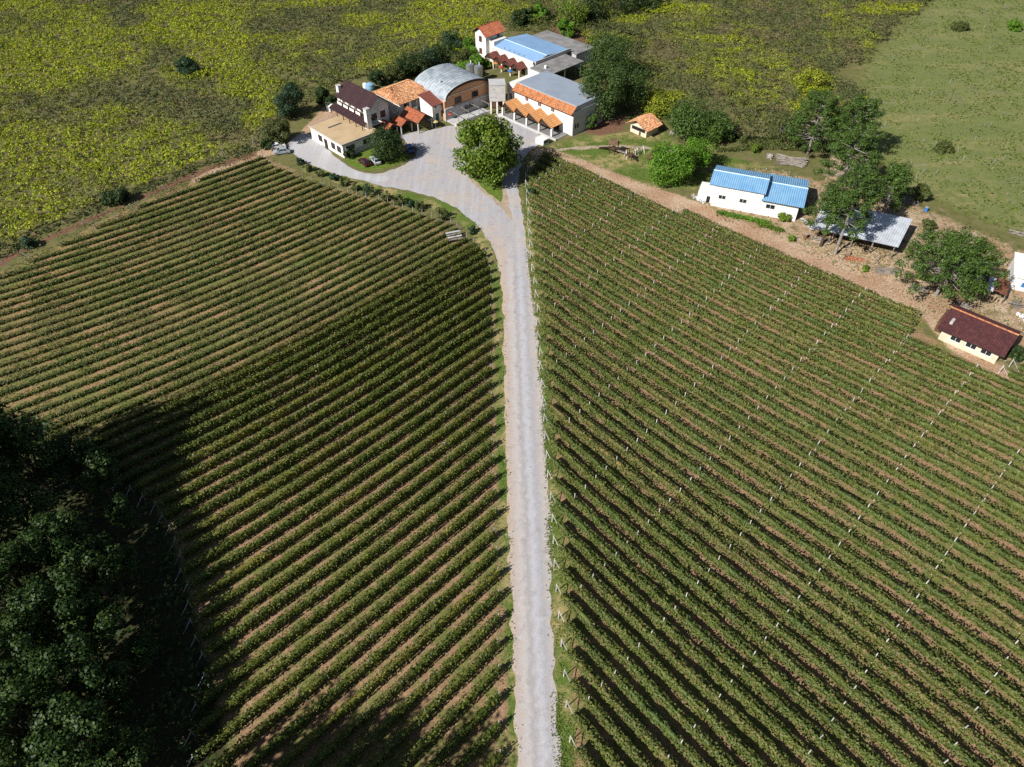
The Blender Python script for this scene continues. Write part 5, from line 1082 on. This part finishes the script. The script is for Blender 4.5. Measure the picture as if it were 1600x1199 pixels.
# ------------------------------------------------------------------ wood at the lower left, and the taller trees behind it that shade it
wood = [(40, 716, 9, 5.6), (110, 716, 7, 3.6), (150, 738, 6.5, 3.4), (20, 800, 10, 5.0), (70, 850, 10, 4.6), (130, 880, 8.5, 4.2), (20, 905, 10.5, 5.0), (85, 950, 10, 4.8), (150, 975, 8, 3.8), (30, 1020, 10.5, 5.0), (100, 1060, 9.5, 4.6), (165, 1080, 6.5, 3.4), (30, 1130, 10, 5.0), (110, 1160, 9, 4.6), (180, 1180, 6.5, 3.6), (190, 880, 5.0, 2.4), (215, 1020, 4.0, 2.2), (185, 800, 4.5, 2.6)]
wl = ['topmost broad tree of the dark wood at the left edge', 'small tree at the upper tip of the dark wood', 'outlying tree at the upper right of the dark wood', 'large crown at the left edge, second from the top of the wood', 'crown with bluish leaves in the middle of the wood', 'crown on the right flank of the wood, level with the first end posts', 'crown at the left edge halfway down the wood', 'tall crown in the centre of the dark wood', 'crown on the shaded right flank, lower half of the wood', 'crown at the left edge in the lower half of the wood', 'central crown in the lower half of the wood', 'low crown near the vines in the lower half of the wood', 'crown in the bottom left corner region of the wood', 'crown second from the left at the bottom of the wood', 'low crown at the bottom right of the wood', 'small light green sapling in the shade of the wood, upper', 'small sapling in deep shade near the vine ends, lower', 'small tree in black shade right of the wood']
for i, ((x, y, z, a), lab) in enumerate(zip(wood, wl)): tree(lab, x, y, z, a, a * 1.05, 'forest_leaf_blue' if i % 3 == 1 else 'forest_leaf', int(900 + 230 * a * a), 160 + i, 0.36, 26, group='trees of the dark wood', cr=0.27)
tall = [(-84, 62, 27), (-78, 48, 28), (-74, 34, 28), (-69, 20, 27), (-62, 8, 25), (-54, -2, 22), (-70, 52, 22), (-60, 14, 20), (-46, 13, 27), (-37, 12, 27), (-29, 12, 26), (-52, 6, 26), (-48, 4, 20), (-72, 66, 22), (-76, 60, 25)]
for i, (x, y, hh) in enumerate(tall): tree(ordinal(i + 1) + ' tall tree of the wood beyond the left and bottom edges of the view', 0, 0, hh * 0.68, hh * 0.27, hh * 0.36, 'forest_leaf', 3600, 190 + i, 0.6, 30, group='tall trees beyond the view', pos=(x, y), cr=0.30)
# stakes left standing in the pasture
stake = post_mesh('stake', 0.035, 1.4, 'grey_post'); rs = np.random.default_rng(77)
spots = sorted((x, y) for x, y in zip(rs.uniform(1340, 1600, 46), rs.uniform(5, 290, 46)) if inside(pasture_P, *[np.array([v]) for v in G(x, y)])[0])
for i, (x, y) in enumerate(spots):
    o = link('stake', stake); o.location = (*G(x, y), 0); o.rotation_euler = (rs.normal() * 0.1, 0.1 + rs.normal() * 0.12, rs.random() * 3)
    tag(o, ordinal(i + 1) + ' thin pale stake from the left in the rough pasture', 'stake', 'old stakes in the pasture')
# loose stones on the track edge and yard, brushy scrub on the banks
def scatter(name, label, cat, P, n, size, mat, seed):
    r = np.random.default_rng(seed); lo, hi = P.min(0), P.max(0); X = lo[0] + (hi[0] - lo[0]) * r.random(n * 4); Y = lo[1] + (hi[1] - lo[1]) * r.random(n * 4)
    k = inside(P, X, Y) & (r.random(n * 4) < np.clip((fbm(X, Y, 5, vn2) - 0.42) * 5, 0.03, 1)); X, Y = X[k][:n], Y[k][:n]; m = len(X)
    s = size * (0.4 + r.random(m) ** 2 * 1.4); base = np.array([[-1, -1, 0], [1, -1, 0], [1, 1, 0], [-1, 1, 0], [0, 0, 1.1]])
    a = r.random(m) * 6.28; V = base[None] * s[:, None, None] * (0.7 + 0.6 * r.random((m, 5, 1)))
    V = np.stack([V[..., 0] * np.cos(a)[:, None] - V[..., 1] * np.sin(a)[:, None] + X[:, None], V[..., 0] * np.sin(a)[:, None] + V[..., 1] * np.cos(a)[:, None] + Y[:, None], V[..., 2]], -1).reshape(-1, 3)
    k = np.arange(m)[:, None] * 5; F = np.concatenate([np.concatenate([k + i, k + (i + 1) % 4, k + 4], 1) for i in range(4)])
    tag(link(name, np_mesh(name, V, F), mat), label, cat, None, 'stuff')
scatter('loose_stones', 'loose pale stones strewn over the bare ground round the sheds', 'stones', sheds_P, 1300, 0.085, 'pale_concrete', 51)
scatter('loose_stones', 'loose stones along the dirt track', 'stones', track_P, 700, 0.07, 'rock', 52)
scatter('debris', 'splinters and bark scattered in front of the timber shed', 'debris', GL([(1250, 390), (1300, 375), (1420, 400), (1440, 440), (1340, 430)]), 900, 0.14, 'raw_timber', 53)
tufts('grass_tufts', 'weeds growing on the bare ground among the sheds', sheds_P, 9000, 0.34, 'weed', 54, 0.2)
tufts('grass_tufts', 'grass of the playground lawn', lawn_P, 9000, 0.2, 'weed', 55)
tufts('scrub', 'low brownish scrub on the banks behind the winery', GL([(790, 60), (800, 30), (870, 20), (930, 30), (1010, 60), (1000, 140), (930, 120), (900, 60), (850, 50)]), 12000, 0.55, 'leaf_olive', 56, 0.8)
tufts('scrub', 'rough scrub between the pines and the lawn', GL([(1090, 200), (1160, 215), (1215, 215), (1340, 180), (1345, 240), (1290, 240), (1200, 235), (1120, 240)]), 9000, 0.5, 'leaf_olive', 57, 0.6)
tufts('scrub', 'dark undergrowth beneath the wood at the lower left', forest_P, 9000, 0.7, 'forest_leaf', 58, 1.0)

tufts('scrub', 'dark brushy undergrowth along the foot of the upper left canopy', strip(GL([(-60, 432), (0, 402), (60, 370), (130, 338), (200, 308), (270, 280), (330, 257), (400, 234)]), 3.2), 7000, 0.5, 'leaf_dark', 61, 1.1)
tufts('scrub', 'weeds on the red bank above the low vines', strip(GL([(-60, 446), (0, 416), (60, 384), (130, 352), (200, 322), (270, 292), (330, 266), (400, 243)]), 2.6), 4200, 0.4, 'leaf_olive', 62, 0.5)

# farmyard clutter round the sheds
stack('plank_stack', 'pale boards stacked behind the timber shed, near the young pine', (*G(1368, 300), 0), -25, 26, 4.0, 1.2, 0.7, 'raw_timber', 0.15, 'timber', 0.08)
stack('firewood_pile', 'low spread of split wood between the two slim pines', (*G(1330, 388), 0), 15, 46, 0.9, 1.8, 0.5, 'raw_timber', 1.5, 'firewood', 0.09)
stack('branch_heap', 'brushwood heap at the foot of the very broad pine', (*G(1436, 452), 0), -30, 44, 3.4, 1.2, 0.4, 'grey_timber', 0.5, 'brushwood', 0.05)
stack('rubble_heap', 'pale rubble heap at the gable of the white house', (*G(1262, 352), 0), 10, 60, 0.7, 2.4, 0.25, 'pale_concrete', 1.5, 'rubble', 0.13)
stack('rubble_heap', 'white rubble and stones left of the white house', (*G(1090, 312), 0), 30, 60, 0.7, 2.2, 0.25, 'pale_concrete', 1.5, 'rubble', 0.13)
stack('plank_stack', 'grey boards lying on the bare ground above the dark tiled hut', (*G(1505, 478), 0), -35, 20, 3.0, 1.0, 0.4, 'grey_timber', 0.3, 'timber', 0.07)
for k, (px, py, m, lab) in enumerate(((1350, 372, 'blue_plastic', 'blue drum in front of the timber shed'), (1258, 372, 'rust_sheet', 'rusty drum left of the timber shed'), (1446, 330, 'blue_plastic', 'blue drum behind the right end of the timber shed'), (1540, 420, 'white_plastic', 'white drum above the sheet shed'))):
    h = thing('drum', lab, 'drum', G(px, py), 0); MB().tube([(0, 0, 0), (0, 0, 0.35), (0, 0, 0.5), (0, 0, 0.95)], [0.42, 0.45, 0.42, 0.44], 12).build('body', m, h); MB().tube([(0, 0, 0.95), (0, 0, 1.0)], 0.4, 12).build('lid', 'grey_post', h)
for k, (px, py, lab) in enumerate(((1322, 398, 'pale wooden crate beside the slim pine trunk'), (1375, 402, 'pale wooden crate at the right of the firewood'), (1300, 372, 'pale wooden crate under the shed eave'))):
    h = thing('crate', lab, 'crate', G(px, py), 20 * k)
    for z in (0.08, 0.38, 0.68):
        for y in (-0.5, 0.46): MB().box(-0.6, 0.6, y, y + 0.04, z, z + 0.2).build('slat', 'raw_timber', h)
        for x in (-0.64, 0.6): MB().box(x, x + 0.04, -0.46, 0.46, z, z + 0.2).build('slat', 'raw_timber', h)
    MB().box(-0.6, 0.6, -0.46, 0.46, 0.0, 0.06).build('base', 'grey_timber', h)
for i, (x, y, z, a, b_, m, lab) in enumerate([(1236, 372, 0.6, 0.9, 0.6, 'leaf_bright', 'small green bush on the pale rubble'), (1290, 348, 0.9, 1.1, 0.9, 'leaf_olive', 'olive bush at the left eave of the timber shed'), (1352, 420, 0.5, 0.9, 0.5, 'leaf_bright', 'low green clump on the track below the tile heap'), (1450, 350, 1.2, 1.5, 1.2, 'leaf_olive', 'olive bush behind the broad pine'), (1405, 300, 1.1, 1.6, 1.1, 'leaf_round', 'green bush beside the stacked grey boards'), (1530, 540, 0.6, 1.0, 0.6, 'leaf_bright', 'low green clump before the dark tiled hut'), (1345, 300, 1.2, 1.6, 1.2, 'leaf_olive', 'olive bush under the pale-trunked pine'), (1180, 232, 1.0, 1.5, 1.0, 'leaf_bright', 'bright bush above the blue roof'), (1160, 212, 1.3, 2.0, 1.3, 'leaf_olive', 'olive bush at the edge of the canopy above the blue roof')]):
    tree(lab, x, y, z, a, b_, m, int(500 + 420 * a * a), 240 + i, 0.3, 14, 'bush')

# gravel and weeds spilling over the road edges
el = GL(road_left[:14]); er = GL(road_right[2:])
scatter('loose_stones', 'loose gravel along the left edge of the road', 'stones', strip(el, 1.2), 1500, 0.05, 'pale_concrete', 71)
scatter('loose_stones', 'loose gravel along the right edge of the road', 'stones', strip(er, 1.2), 1500, 0.05, 'pale_concrete', 72)
tufts('grass_tufts', 'weeds creeping over the left edge of the road', strip(el, 1.3), 2600, 0.2, 'weed', 73, 0.12)
tufts('grass_tufts', 'weeds creeping over the right edge of the road', strip(er, 1.3), 2600, 0.2, 'weed', 74, 0.12)
